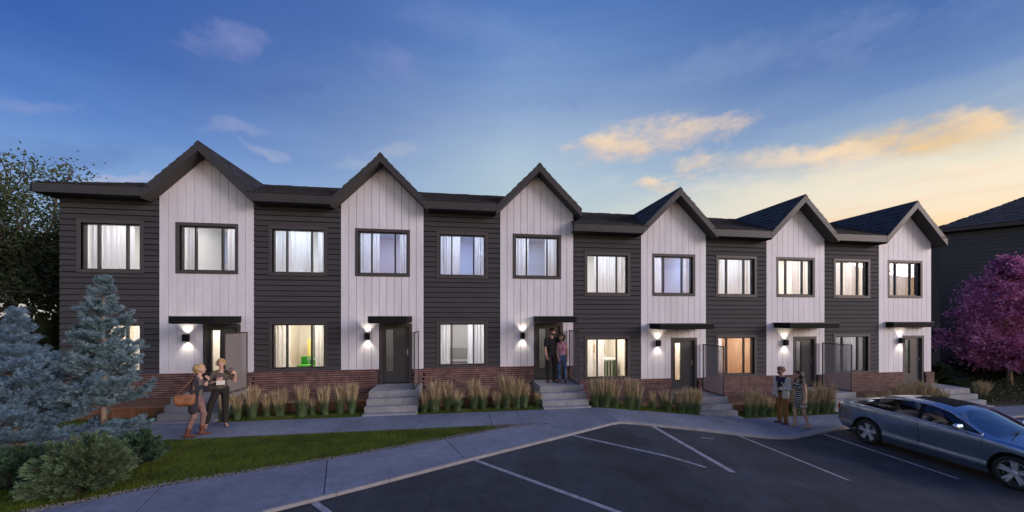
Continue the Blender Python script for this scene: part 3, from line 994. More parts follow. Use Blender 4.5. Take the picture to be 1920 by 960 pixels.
    if i == 5: box_o('side_wall', UW - .14, UW, .14, 7, -.2, 6.5, M_DARK, t)
    box_o('back_wall', .0, UW, 6.9, 7.0, -.1, WT, M_DARK, t)
    # --- sconce on the cladding, a thing of its own
    lx, lz = LAMPX[i]
    wl = thing('wall_lamp', f'small black wall lamp beside the door of the {HN[i]}', 'wall lamp', (ox + lx, -.022, oz + lz), 0, 'wall lamps beside the doors')
    mb = MB().box(-.075, .075, -.13, -.03, -.105, -.1).box(-.075, .075, -.13, -.125, -.1, .1).box(-.075, .075, -.035, -.03, -.1, .1).box(-.075, -.07, -.125, -.035, -.1, .1).box(.07, .075, -.125, -.035, -.1, .1)
    mb.v = [v for v in mb.v]
    sh = MB().box(-.075, .075, -.130, -.124, -.105, .105).box(-.075, -.068, -.124, -.03, -.105, .105).box(.068, .075, -.124, -.03, -.105, .105).box(-.068, .068, -.036, -.03, -.105, .105)
    sh.build('lamp_shade', M_BLACK, wl)
    MB().box(-.05, .05, -.03, 0, -.06, .06).build('lamp_bracket', M_BLACK, wl)
    MB().box(-.03, .03, -.105, -.055, -.03, .03).build('lamp_bulb', E_LAMP, wl)
    for s_ in (-1, 1):
        sp = bpy.data.lights.new('lamp_beam', 'SPOT'); sp.energy = 13; sp.color = (1, .87, .66); sp.spot_size = R(100); sp.spot_blend = .7; sp.shadow_soft_size = .03
        so = link('lamp_beam', sp, wl, (0, -.085, s_ * .085)); so.rotation_euler = (0 if s_ < 0 else PI, 0, 0)
    return t


houses = [townhouse(i) for i in range(6)]

# ------------------------------------------------------------------ what shows of the rooms: a few furnishings, each standing in its room
def furn(name, label, cat, u, loc):
    return thing(name, label, cat, (u * UW + loc[0], loc[1], loc[2] + (0 if u < 3 else -.558)), 0)


def m_(n, c, r=.6): return mat('furnish_' + n, c, r)


t = furn('tall_cabinet', 'tall pale yellow kitchen cabinet seen through the middle pane', 'cabinet', 1, (1.02, 2.1, .63))
MB().box(-.30, .30, 0, .5, 0, 1.30).build('carcass', m_('yellow', (.72, .62, .22)), t)
for x in (-.15, .15): MB().box(x - .14, x + .14, -.02, 0, .05, 1.25).build('cabinet_door', m_('yellow', (.72, .62, .22)), t)
t = furn('wall_shelf', 'ochre shelf unit on the kitchen back wall', 'shelf', 1, (1.30, 2.55, 1.55))
MB().box(-.75, .75, 0, .22, 0, .22).build('shelf_box', m_('ochre', (.50, .36, .08)), t); MB().box(-.80, .80, -.02, .22, .22, .25).build('shelf_top', m_('white', (.8, .8, .8)), t)
t = furn('potted_plant', 'small leafy plant on top of the ochre kitchen shelf', 'plant', 1, (.95, 2.6, 1.81))
MB().lathe([(.0, 0), (.05, 0), (.065, .10), (0, .10)], 12, 'z').build('pot', m_('white', (.8, .8, .8)), t)
leaves('foliage', rng.normal(0, .05, (120, 3)) + np.array([0, 0, .18]), rng.normal(0, 1, (120, 3)), .09, .02, m_('green', (.03, .10, .02)), t)
t = furn('dining_table', 'white kitchen table behind the lower window of the second house', 'table', 1, (1.62, 1.2, .63))
MB().box(-.42, .42, -.3, .3, .66, .74).build('tabletop', m_('white', (.8, .8, .8)), t)
for x in (-.38, .38):
    for y in (-.26, .26): MB().box(x - .025, x + .025, y - .025, y + .025, 0, .66).build('leg', m_('white', (.8, .8, .8)), t)
t = furn('dining_chair', 'orange-brown wooden chair beside the white kitchen table', 'chair', 1, (1.42, 1.75, .63))
MB().box(-.2, .2, -.2, .2, .42, .46).build('seat', m_('orange', (.45, .17, .04)), t); MB().box(-.2, .2, .17, .2, .5, .95).build('backrest', m_('orange', (.45, .17, .04)), t)
for x in (-.18, .18):
    for y in (-.18, .18): MB().box(x - .02, x + .02, y - .02, y + .02, 0, .42).build('leg', m_('orange', (.45, .17, .04)), t)
t = furn('armchair', 'bright green armchair low in the kitchen window', 'armchair', 1, (1.28, .75, .63))
MB().box(-.26, .26, -.2, .25, .1, .52).build('seat', m_('leafgreen', (.06, .42, .03)), t); MB().box(-.3, .3, .2, .32, .1, .78).build('backrest', m_('leafgreen', (.06, .42, .03)), t)
t = furn('support_post', 'slim blue-grey post in the middle of the kitchen window', 'post', 1, (1.42, 1.0, .63)); MB().box(-.04, .04, -.04, .04, 0, 2.3).build('shaft', m_('bluegrey', (.25, .33, .45)), t)
t = furn('dresser', 'white dresser low in the upper left gable window', 'dresser', 0, (4.05, 1.3, 3.46))
MB().box(-.45, .45, 0, .5, 0, 1.12).build('carcass', m_('greywhite', (.55, .56, .62)), t)
for z in (.1, .43, .76): MB().box(-.42, .42, -.02, 0, z, z + .3).build('drawer', m_('greywhite', (.55, .56, .62)), t)
t = furn('floor_lamp', 'white glowing shade behind the right pane of the upper left corner window', 'lamp', 0, (1.95, 1.2, 3.46))
MB().lathe([(.12, 1.05), (.10, 1.45)], 16, 'z').build('lamp_shade', emit('shade_white', (1, .97, .9), 3), t); MB().box(-.015, .015, -.015, .015, 0, 1.2).box(-.12, .12, -.12, .12, 0, .02).build('stand', M_BLACK, t)
t = furn('stair_railing', 'white stair railing inside the fourth house lower window', 'railing', 3, (1.45, .9, .63))
for k in range(8): MB().box(-.42 + k * .12 - .014, -.42 + k * .12 + .014, -.014, .014, 0, .98).build('baluster', m_('white', (.8, .8, .8)), t)
MB().box(-.46, .48, -.03, .03, .98, 1.04).build('handrail', m_('white', (.8, .8, .8)), t)
t = furn('sideboard', 'dark green sideboard at the right of the fourth house lower window', 'sideboard', 3, (1.95, 1.5, .63))
MB().box(-.35, .35, 0, .4, 0, .95).build('carcass', m_('deepgreen', (.03, .08, .02)), t); MB().box(-.37, .37, -.02, .42, .95, 1.0).build('top', m_('white', (.8, .8, .8)), t)
t = furn('picture', 'pale wood framed panel over the dark green sideboard', 'picture', 3, (1.95, 2.74, 1.75))
MB().box(-.4, .4, 0, .04, 0, .35).build('frame', m_('paleoak', (.55, .42, .28)), t)
t = furn('table_lamp', 'small white table lamp low against the orange panelling', 'lamp', 4, (1.15, 1.9, .63))
MB().lathe([(.10, .95), (.10, 1.22)], 16, 'z').build('lamp_shade', emit('shade_warm', (1, .82, .55), 4), t); MB().box(-.02, .02, -.02, .02, .6, 1.0).box(-.25, .25, -.2, .2, 0, .6).build('stand', m_('paleoak', (.55, .42, .28)), t)
t = furn('sofa', 'grey sofa under the lower window of the third house', 'sofa', 2, (1.3, 1.9, .63))
MB().box(-.8, .8, -.35, .3, .1, .45).build('seat', m_('grey', (.22, .21, .21)), t); MB().box(-.8, .8, .3, .48, .1, .9).build('backrest', m_('grey', (.22, .21, .21)), t)
for x in (-.9, .8): MB().box(x, x + .1, -.35, .48, .1, .62).build('armrest', m_('grey', (.22, .21, .21)), t)
t = furn('bookcase', 'dark bookcase in the lower window of the rightmost house', 'bookcase', 5, (1.25, 2.3, .63))
MB().box(-.5, -.46, 0, .3, 0, 1.9).box(.46, .5, 0, .3, 0, 1.9).box(-.46, .46, .28, .3, 0, 1.9).build('carcass', m_('walnut', (.10, .06, .04)), t)
for z in (.02, .45, .9, 1.35, 1.86): MB().box(-.46, .46, 0, .28, z, z + .03).build('shelf', m_('walnut', (.10, .06, .04)), t)
t = furn('wardrobe', 'pale wardrobe at the left of the rightmost house gable window', 'wardrobe', 5, (3.2, 1.6, 3.46))
MB().box(-.35, .35, 0, .5, 0, 1.75).build('carcass', m_('paleoak', (.55, .42, .28)), t)
for x in (-.175, .175): MB().box(x - .17, x + .17, -.02, 0, .03, 1.72).build('wardrobe_door', m_('paleoak', (.55, .42, .28)), t)

# ------------------------------------------------------------------ steps, privacy screens and planters
for i in range(6):
    ox = i * UW; oz = 0.0 if i < 3 else -.558
    st = thing('concrete_steps', f'grey concrete landing and steps up to the door of the {HN[i]}', 'steps', (ox, 0, oz), 0, 'concrete steps to the doors')
    x0, x1 = 3.73, 5.17
    def step(name, y0, y1, z1, ex=0):
        mb = MB(); e = .012
        mb.box(x0 - ex, x1 + ex, y0 + e, y1, -.35, z1 - e)
        mb.add([(x0 - ex, y0 + e, z1 - e), (x1 + ex, y0 + e, z1 - e), (x1 + ex - e, y0 + 2 * e, z1), (x0 - ex + e, y0 + 2 * e, z1), (x1 + ex - e, y1, z1), (x0 - ex + e, y1, z1), (x1 + ex, y1, z1 - e), (x0 - ex, y1, z1 - e)],
               [(0, 1, 2, 3), (3, 2, 4, 5), (1, 6, 4, 2), (7, 0, 3, 5)])
        mb.build(name, M_CONC, st)
    step('landing', -1.20, -.03, .57)
    step('step', -1.41, -1.20 + .0, .385, .008)
    step('step', -1.62, -1.41, .205, .016)
    step('step', -1.83, -1.62, .045, .024)
    # privacy screen
    if i < 5:
        ps = thing('privacy_screen', f'{"nearly opaque grey" if i == 0 else "tinted see-through"} framed privacy screen on the landing of the {HN[i]}', 'privacy screen', (ox + 5.04, -.1, oz + .57), 0, 'privacy screens on the landings')
        mb = MB(); w = .03; y0, y1, zb, zt_ = -1.02, .0, .03, 1.72
        mb.box(-w / 2, w / 2, y0 - .03, y0, 0, zt_ + .03).box(-w / 2, w / 2, y1, y1 + .03, 0, zt_ + .03).box(-w / 2, w / 2, y0, y1, zt_, zt_ + .03).box(-w / 2, w / 2, y0, y1, zb - .02, zb + .02)
        mb.build('screen_frame', mat('screen_bronze', (.05, .042, .04), .45), ps)
        MB().sheet([(0, y0, zb + .02), (0, y1, zb + .02), (0, y1, zt_), (0, y0, zt_)]).build('screen_panel', M_SCREEND if i == 0 else M_SCREEN, ps)

PN = ['beside the leftmost steps under the spruces', 'between the first and second steps', 'between the second and third steps', 'between the third and fourth steps', 'between the fourth and fifth steps', 'between the fifth and last steps']
for i in range(6):
    ox = i * UW; oz = 0.0 if i < 3 else -.558
    x0, x1 = (0 if i == 0 else -.02), 3.70
    if i in (0, 3): x0 = .0 if i == 0 else .0
    pl = thing('timber_planter', f'low brown timber planter filled with bark, {PN[i]}', 'planter', (ox, 0, oz), 0, 'timber planters along the house fronts')
    gx = lambda x: G(ox + x) - oz - .06
    n = 12; yf = -.98; top = .27
    for k in range(n):
        a, b_ = x0 + (x1 - x0) * k / n + .005, x0 + (x1 - x0) * (k + 1) / n - .005
        MB().box(a, b_, yf - .035 + random.uniform(-.004, .004), yf, min(gx(a), gx(b_)), top - .05).build('plank', M_WOOD, pl)
    MB().box(x0, x1, yf - .055, yf + .06, top - .05, top).build('cap_rail', M_WOOD, pl)
    mb = MB(); N = 26; rows = 8
    V = [(x0 + (x1 - x0) * p / N, yf + .06 + (-.05 - yf - .06) * q / rows, top - .01 + .05 * q / rows + random.uniform(-.012, .012)) for q in range(rows + 1) for p in range(N + 1)]
    F = [(q * (N + 1) + p, q * (N + 1) + p + 1, (q + 1) * (N + 1) + p + 1, (q + 1) * (N + 1) + p) for q in range(rows) for p in range(N)]
    mb.add(V, F); mo = mb.build('bark', M_MULCH, pl, True); mo['kind'] = 'stuff'

# ------------------------------------------------------------------ vegetation
M_BARK = mat('grey_bark', (.12, .095, .075), .9, var=.35, vscale=14, bump=.6, bscale=50)
M_BARKP = mat('pale_bark', (.27, .20, .15), .9, var=.3, vscale=18, bump=.6, bscale=60)
M_LEAF = mat('tree_leaf', (.080, .115, .045), .7, var=.45, vscale=1.6, translucent=.3)
M_LEAFD = mat('dark_leaf', (.030, .050, .020), .8, var=.5, vscale=2.2, translucent=.15)
M_NEED = mat('blue_needles', (.15, .29, .345), .65, var=.5, vscale=4.5, var2=(.31, .46, .53), translucent=.12)
M_NEEDB = mat('dark_blue_needles', (.14, .25, .36), .7, var=.45, vscale=4.2, var2=(.24, .39, .52), translucent=.12)
M_SHRUB = mat('shrub_leaf', (.075, .145, .060), .6, var=.5, vscale=6, var2=(.18, .28, .14), translucent=.2)
M_SHRUBD = mat('dark_shrub_leaf', (.060, .125, .070), .65, var=.45, vscale=5, translucent=.2)
M_PINK = mat('magenta_blossom', (.62, .14, .40), .7, var=.5, vscale=2.4, var2=(.86, .36, .64), translucent=.3)
M_PLUME = mat('straw_plume', (.50, .39, .235), .85, var=.25, vscale=9, translucent=.2)
M_REED = mat('grey_green_blade', (.115, .185, .085), .75, var=.35, vscale=6, translucent=.25)


def grow(p, d, length, rad, depth, mb, tips, spread=.6, n=3, up=.15, wob=.16, taper=.6, every=None):
    """branching limbs; tips collects (point, direction)"""
    p = Vector(p); d = Vector(d).normalized(); pts, rs = [p.copy()], [rad]
    k = 5
    for i in range(k):
        d = (d + Vector((random.gauss(0, wob), random.gauss(0, wob), random.gauss(0, wob) + up * .3))).normalized()
        p = p + d * length / k
        pts.append(p.copy()); rs.append(rad * (1 - (1 - taper) * (i + 1) / k))
        if depth <= 1: tips.append((p.copy(), d.copy()))
        if depth > 0 and i >= 1 and random.random() < .75:
            a = random.uniform(0, 2 * PI); o = d.orthogonal().normalized(); o.rotate(Matrix.Rotation(a, 3, d))
            nd = (d * (1 - spread) + o * spread + Vector((0, 0, up))).normalized()
            grow(p, nd, length * random.uniform(.5, .75), rs[-1] * .6, depth - 1, mb, tips, spread, n, up, wob, taper)
    mb.tube(pts, rs, 6 if rad > .03 else 4, cap=False)
    if depth > 0:
        for _ in range(2):
            a = random.uniform(0, 2 * PI); o = d.orthogonal().normalized(); o.rotate(Matrix.Rotation(a, 3, d))
            grow(p, (d * .75 + o * .5).normalized(), length * .62, rs[-1] * .85, depth - 1, mb, tips, spread, n, up, wob, taper)


def broad_tree(name, label, cat, loc, h, trunk_h, rad, leaf_m, n_leaf, ln, wd, group=None, seed=1, limbs=6, limb_len=.42, lean=(0, 0), cluster=.35, bark=M_BARK, depth=2, crown='crown', updir=.35, elr=(.25, 1.1), egg=None):
    random.seed(seed)
    t = thing(name, label, cat, loc, 0, group)
    mb = MB(); tips = []
    top = Vector((lean[0], lean[1], trunk_h))
    mb.tube([(0, 0, -.3), (0, 0, 0.02), (lean[0] * .3, lean[1] * .3, trunk_h * .4), top], [rad * 1.35, rad * 1.05, rad * .85, rad * .75], 10, cap=False)
    for i in range(limbs):
        a = 2 * PI * i / limbs + random.uniform(-.4, .4); el = random.uniform(*elr)
        d = Vector((math.cos(a) * math.cos(el), math.sin(a) * math.cos(el), math.sin(el)))
        st = top * random.uniform(.75, 1.0)
        grow(st, d, h * limb_len * random.uniform(.8, 1.1), rad * .5, depth, mb, tips, up=updir)
    grow(top, (lean[0] * .2, lean[1] * .2, 1), h * limb_len, rad * .65, depth, mb, tips, up=updir)
    if egg:
        # an upright egg-shaped crown: a leader and rising side branches out to its surface
        R0, zw, zb_, ztp, cnt = egg
        lead = [Vector((0, 0, trunk_h * .9)), Vector((.10, .05, (trunk_h + ztp) * .5)), Vector((.0, .0, ztp * .97))]
        mb.tube(lead, [rad * .7, rad * .38, rad * .06], 8, cap=False)
        for i in range(cnt):
            z = random.uniform(zb_, ztp); f = 1 - ((z - zw) / (ztp - zw)) ** 1.5 if z > zw else 1 - .45 * ((zw - z) / (zw - zb_)) ** 2
            a = random.uniform(0, 2 * PI); rr = R0 * f * random.uniform(.30, 1.0) ** .6 * random.uniform(.85, 1.12)
            e = Vector((rr * math.cos(a), rr * math.sin(a), z)); z0 = max(trunk_h * .85, z - rr * random.uniform(.5, .9))
            b0 = Vector((0, 0, z0)); m1 = b0.lerp(e, .5) + Vector((random.gauss(0, .08), random.gauss(0, .08), .12))
            mb.tube([b0, m1, e], [.022, .013, .005], 4, cap=False)
            for q in (.55, .7, .85, 1, 1): tips.append((m1.lerp(e, (q - .5) * 2), (e - b0).normalized()))
    mb.build('trunk', bark, t, True)
    P = np.array([tuple(p) for p, d in tips]); D = np.array([tuple(d) for p, d in tips])
    idx = rng.integers(0, len(P), n_leaf)
    c = P[idx] + rng.normal(0, cluster, (n_leaf, 3)) * np.array([1, 1, .6])
    leaves(crown, c, D[idx] * .6 + rng.normal(0, .6, (n_leaf, 3)) + np.array([0, 0, -.25]), ln, wd, leaf_m, t)
    return t


broad_tree('broadleaf_tree', 'tall loose-crowned tree at the left edge, its top against the sky beside the roof', 'tree', (-6.4, 3.6, -.05), 9.5, 2.6, .20, M_LEAF, 26000, .14, .042, 'trees at the left edge', seed=5, limbs=7, limb_len=.36, cluster=.38)
broad_tree('broadleaf_tree', 'dense dark tree close against the left end wall', 'tree', (-3.0, 5.2, -.05), 7.6, 2.0, .15, M_LEAFD, 22000, .15, .05, 'trees at the left edge', seed=9, limbs=7, limb_len=.34, cluster=.36)


def bush(name, label, loc, rx, ry, h, m, n, ln, wd, group=None, cat='shrub', flat=1.0, stems=60, seed=3, lumpy=.25):
    """many arching stems from the base, each set with leaves"""
    random.seed(seed)
    t = thing(name, label, cat, loc, 0, group)
    mb = MB(); C, D = [], []
    per = n // stems
    for i in range(stems):
        a = random.uniform(0, 2 * PI); u = math.sqrt(random.random()); k = random.uniform(1 - lumpy, 1.06)
        ex, ey = rx * u * math.cos(a) * k, ry * u * math.sin(a) * k
        ez = h * k * (1 - .80 * u ** 2.6) + .02
        p0 = Vector((ex * .12, ey * .12, 0)); p3 = Vector((ex, ey, ez)); p1 = Vector((ex * .3, ey * .3, ez * .55)); p2 = Vector((ex * .72, ey * .72, ez * .9))
        bz = lambda s: p0 * (1 - s) ** 3 + p1 * 3 * s * (1 - s) ** 2 + p2 * 3 * s * s * (1 - s) + p3 * s ** 3
        pts = [bz(s / 5) for s in range(6)]
        mb.tube(pts, [.010, .009, .007, .006, .004, .003], 4, cap=False)
        for j in range(per):
            s = random.random() ** .6 * .85 + .15
            p = bz(s); d = (bz(min(1, s + .05)) - bz(s - .05)).normalized()
            aa = random.uniform(0, 2 * PI); o = d.orthogonal().normalized(); o.rotate(Matrix.Rotation(aa, 3, d))
            C.append(tuple(p + o * .012)); D.append(tuple(d * .95 + o * .6))
    mb.build('stem', M_BARK, t)
    leaves('foliage', C, D, ln, wd, m, t, .2)
    return t


bush('leafy_shrub', 'big grey-green leafy shrub at the front corner of the lawn', (5.62, -5.60, -.02),   .72, .60, .92, M_SHRUB, 40000, .058, .0075, 'shrubs at the lower left', stems=340, seed=21, lumpy=.42)
bush('leafy_shrub', 'darker low shrub at the left edge under the wide spruce', (4.35, -5.2, -.02), .85, .6, .62, M_SHRUBD, 18000, .060, .013, 'shrubs at the lower left', stems=130, seed=22, lumpy=.35)
bush('leafy_shrub', 'small dark shrub under the tall spruce, right of the big shrub', (5.55, -4.55, -.02), .52, .42, .62, M_SHRUBD, 13000, .058, .013, 'shrubs at the lower left', stems=100, seed=23, lumpy=.3)
bush('hedge_bush', 'black-green bush at the foot of the left end wall', (-1.7, 1.6, -.02), 1.5, 1.3, 3.4, M_LEAFD, 14000, .12, .04, 'bushes beside the left end wall', stems=110, seed=31)
bush('hedge_bush', 'black-green bush further left behind the wide spruce', (-4.6, 1.2, -.02), 2.4, 1.4, 3.3, M_LEAFD, 16000, .13, .045, 'bushes beside the left end wall', stems=120, seed=32)


def spruce(label, loc, h, r, m, seed, bare=.12, n_whorl=15, gap=0.0, needles=46, odd=(), pw=.85, rise=0):
    random.seed(seed)
    t = thing('blue_spruce', label, 'spruce', loc, 0, 'blue spruces at the left')
    mb = MB(); mb.tube([(0, 0, -.2), (0, 0, h * .3), (.01, 0, h * .65), (0, 0, h * .97)], [.055, .045, .028, .006], 8)
    tw = []           # twigs (p0, p1)

    def shoot(p, d, ln):
        q = p + d * ln; tw.append((p, q)); return q

    def branch(z, a, L, droop):
        p = Vector((0, 0, z)); d = Vector((math.cos(a), math.sin(a), droop)); pts = [p.copy()]
        seg = max(4, int(L / .062)); st = L / seg
        for i in range(seg):
            f = i / seg
            d = (d + Vector((random.gauss(0, .05), random.gauss(0, .05), random.gauss(.02, .04) + (.06 if f > .5 else 0)))).normalized()
            p = p + d * st; pts.append(p.copy())
            if f < .12 and L > .5: continue
            tw.append((pts[-2], pts[-1]))
            sd = d.cross(Vector((0, 0, 1))).normalized()
            for s_ in (-1, 1):
                if random.random() < .93:
                    wl = min(.34, (1 - f) * L * .55 + .07) * random.uniform(.7, 1.15)
                    dd = (d * .75 + sd * s_ * .8 + Vector((0, 0, random.gauss(.12, .18)))).normalized()
                    q = p.copy(); k = max(1, int(wl / .11))
                    for j in range(k):
                        q2 = shoot(q, dd, wl / k)
                        if k > 1:
                            for s2 in (-1, 1):
                                d3 = (dd * .8 + dd.cross(Vector((0, 0, 1))).normalized() * s2 * .7 + Vector((0, 0, random.gauss(.1, .2)))).normalized()
                                shoot(q2, d3, random.uniform(.06, .11))
                        q = q2; dd = (dd + Vector((random.gauss(0, .1), random.gauss(0, .1), .06))).normalized()
            for _q in range(2): shoot(p, (d * .6 + Vector((random.gauss(0, .3), random.gauss(0, .3), .7))).normalized(), .10)
        mb.tube(pts[:max(2, int(len(pts) * .8))], [.016 * (1 - .7 * i / len(pts)) for i in range(max(2, int(len(pts) * .8)))], 4, cap=False)

    for w in range(n_whorl):
        f = w / (n_whorl - 1); z = h * (bare + (1 - bare - .05) * f)
        L0 = r * (1 - f) ** pw * (1.0 if f > .12 else .9) + .10
        nb = 7 if f < .7 else 6
        a0 = random.uniform(0, 2 * PI)
        for k in range(nb):
            if random.random() < gap: continue
            branch(z + random.uniform(-.06, .06), a0 + 2 * PI * k / nb + random.uniform(-.25, .25), L0 * random.uniform(.55, 1.15), random.uniform(-.14, .26) + .35 * f + rise)
    for z, a, L, dr in odd: branch(z, a, L, dr)
    for k in range(4): shoot(Vector((0, 0, h * .93)), Vector((random.gauss(0, .25), random.gauss(0, .25), 1)).normalized(), h * .06)
    mb.build('trunk', M_BARKP, t, True)
    p0 = np.array([tuple(a) for a, b in tw]); p1 = np.array([tuple(b) for a, b in tw])
    n = needles; k = len(p0)
    s = rng.uniform(0, 1.05, (k, n, 1)); ax = unit(p1 - p0)[:, None, :]
    c = p0[:, None] + (p1 - p0)[:, None] * s
    rd = rng.normal(0, 1, (k, n, 3)); rd = unit(rd - (rd * ax).sum(-1, keepdims=True) * ax)
    nd = unit(rd * .8 + ax * .65 + np.array([0, 0, .12])); L = rng.uniform(.040, .072, (k, n, 1))
    sd = unit(np.cross(nd, rng.normal(0, 1, (k, n, 3)))) * .0042
    v = np.stack([c - sd, c + sd, c + nd * L], 2).reshape(-1, 3)
    link('needles', np_mesh('needles', v, np.arange(len(v)).reshape(-1, 3), [m]), t)
    return t


spruce('tall narrow blue spruce standing before the leftmost house', (3.90, -3.24, 0), 3.66, .82, M_NEED, 4, bare=.22, n_whorl=12, gap=.22, needles=48, pw=.80, rise=.34, odd=((.55, -.35, 1.25, -.12), (.40, -.6, 1.1, -.30)))
spruce('wide dark blue spruce cut off by the left edge of the view', (2.80, -3.72, 0), 2.92, 1.15, M_NEEDB, 8, bare=.08, n_whorl=16, gap=.05, needles=44, pw=1.2, rise=.20, odd=((.9, .3, 1.5, .0), (.6, .1, 1.4, -.1)))

# flowering tree, bushes and ground cover at the right
broad_tree('flowering_tree', 'magenta blossoming tree beside the right end of the row', 'tree', (36.8, .70, -.5), 7.2, 1.1, .11, M_PINK, 27000, .115, .055, None, seed=14, limbs=5, limb_len=.15, elr=(.4, 1.2), cluster=.19, egg=(2.45, 2.3, .95, 5.9, 190), depth=1, bark=M_BARKP, crown='blossom', updir=.47)
bush('evergreen_bush', 'tall black-green bush between the rightmost house and the flowering tree', (34.9, 3.6, -.5), 1.5, 1.5, 4.4, M_LEAFD, 9000, .15, .05, 'dark bushes at the right', stems=110, seed=41)
bush('evergreen_bush', 'low black-green bush behind the trunk of the flowering tree', (37.6, 2.0, -.5), 1.9, 1.2, 2.2, M_LEAFD, 8000, .14, .05, 'dark bushes at the right', stems=110, seed=42)
bush('evergreen_bush', 'low dark bush beside the brick end of the rightmost house', (33.2, 1.2, -.5), 1.2, .9, 1.2, M_LEAFD, 6000, .10, .035, 'dark bushes at the right', stems=90, seed=43)
n = 15000
gx = rng.uniform(31.5, 46, n); gy = rng.uniform(-1.75, 2.0, n)
hump = .22 + .16 * np.sin(gx * 2.1) * np.cos(gy * 2.6 + gx) + .10 * np.sin(gx * 5.3 + gy * 4)
ok = ~((gx < 31.4) & (gy > -1.8))
cz = -.55 + rng.uniform(0, 1, n) * np.clip(hump + .12, .1, .7)
o = leaves('ground_cover', np.stack([gx, gy, cz], 1)[ok], (rng.normal(0, .7, (n, 3)) + np.array([0, 0, .6]))[ok], .085, .026, mat('ground_cover_leaf', (.045, .060, .020), .7, var=.4, vscale=3, translucent=.2))
o['kind'] = 'stuff'

# feathery ornamental grasses in front of the planters


def grass_mesh(seed, h=.98, nb=420, npl=120):
    r = np.random.default_rng(seed)
    V, F = [], []
    def blade(p, d, L, w, bend, segs=4):
        o = len(V); a = math.atan2(d[1], d[0]); s = (-math.sin(a), math.cos(a))
        for i in range(segs + 1):
            f = i / segs
            x = p[0] + d[0] * (f * .5 + bend * f * f) * L; y = p[1] + d[1] * (f * .5 + bend * f * f) * L
            z = L * (f - .45 * bend * f ** 2.4)
            ww = w * (1 - f) ** .7
            V.append((x - s[0] * ww, y - s[1] * ww, z)); V.append((x + s[0] * ww, y + s[1] * ww, z))
        for i in range(segs): F.append((o + 2 * i, o + 2 * i + 1, o + 2 * i + 3, o + 2 * i + 2))
    for _ in range(nb):
        a = r.uniform(0, 2 * PI); q = r.uniform(0, .11); k = r.uniform(.03, .46)
        blade((q * math.cos(a), q * math.sin(a)), (k * math.cos(a), k * math.sin(a)), h * r.uniform(.38, .72), .0055, r.uniform(.2, .9))
    me1 = np_mesh('leaf_tuft', V, F, [M_REED]); V2 = V; V, F = [], []
    for _ in range(npl):
        a = r.uniform(0, 2 * PI); q = r.uniform(0, .10); k = r.uniform(.02, .27); L = h * r.uniform(.72, 1.04); bend = r.uniform(.1, .6)
        d = (k * math.cos(a), k * math.sin(a)); p = (q * math.cos(a), q * math.sin(a))
        o = len(V); s = (-math.sin(a), math.cos(a))
        prof = [(0, .0014), (.30, .0014), (.5, .0016), (.56, .0050), (.68, .0075), (.82, .0068), (.93, .0042), (1, .0008)]
        for f, w in prof:
            x = p[0] + d[0] * (f * .5 + bend * f * f) * L; y = p[1] + d[1] * (f * .5 + bend * f * f) * L; z = L * (f - .22 * bend * f ** 3)
            for e in range(3):
                b2 = a + 2 * PI * e / 3
                V.append((x + math.cos(b2) * w, y + math.sin(b2) * w, z))
        for i in range(len(prof) - 1):
            for e in range(3): F.append((o + 3 * i + e, o + 3 * i + (e + 1) % 3, o + 3 * i + 3 + (e + 1) % 3, o + 3 * i + 3 + e))
    me2 = np_mesh('plume', V, F, [M_PLUME])
    return me1, me2


GM = [grass_mesh(60 + k, h=.98 * q, nb=n1, npl=n2) for k, (q, n1, n2) in enumerate(((1, 420, 120), (.9, 520, 70), (1.06, 380, 150), (.95, 450, 95), (.84, 500, 45), (1.1, 340, 110), (1, 460, 140)))]
BEDS = [('between the first and second steps', [(5.36, -1.66, .8), (5.62, -1.6, .9), (5.93, -1.5, 1.0), (6.30, -1.5, .72), (6.62, -1.45, .8), (7.22, -1.5, 1.12), (7.48, -1.45, .75), (7.83, -1.5, .95), (8.2, -1.42, 1.0), (8.52, -1.45, 1.0)]),
        ('between the second and third steps', [(10.58, -1.6, .72), (10.86, -1.6, .95), (11.26, -1.5, 1.12), (11.52, -1.6, .9), (12.02, -1.4, 1.0), (12.3, -1.42, .85), (12.72, -1.5, .6), (13.0, -1.48, 1.08), (13.33, -1.5, .95), (13.55, -1.48, 1.0), (14.0, -1.42, .65)]),
        ('between the third and fourth steps', [(15.82, -1.6, .95), (16.1, -1.62, 1.1), (16.42, -1.6, .85), (16.9, -1.6, 1.02), (17.2, -1.62, .8), (17.72, -1.6, .8), (18.22, -1.58, 1.0), (18.72, -1.6, .85), (18.98, -1.62, 1.0), (19.22, -1.62, .95)]),
        ('between the fourth and fifth steps', [(21.15, -1.6, .9), (21.42, -1.55, .95), (21.7, -1.58, 1.0), (21.98, -1.6, .9), (22.5, -1.55, .9), (23.0, -1.58, .95), (23.4, -1.6, 1.05), (23.72, -1.62, .9), (24.1, -1.6, 1.1), (24.4, -1.55, 1.0)]),
        ('between the fifth and last steps', [(26.25, -1.5, .85), (26.8, -1.45, .8), (27.4, -1.5, 1.0), (27.8, -1.45, 1.05), (28.2, -1.5, 1.0), (28.6, -1.5, 1.05), (29.0, -1.45, 1.0), (29.4, -1.5, .95)]),
        ('right of the last steps', [(31.7, -1.2, .95), (32.1, -1.0, .85)])]
ORD = ['first', 'second', 'third', 'fourth', 'fifth', 'sixth', 'seventh', 'eighth', 'ninth', 'tenth', 'eleventh']
gi = 0
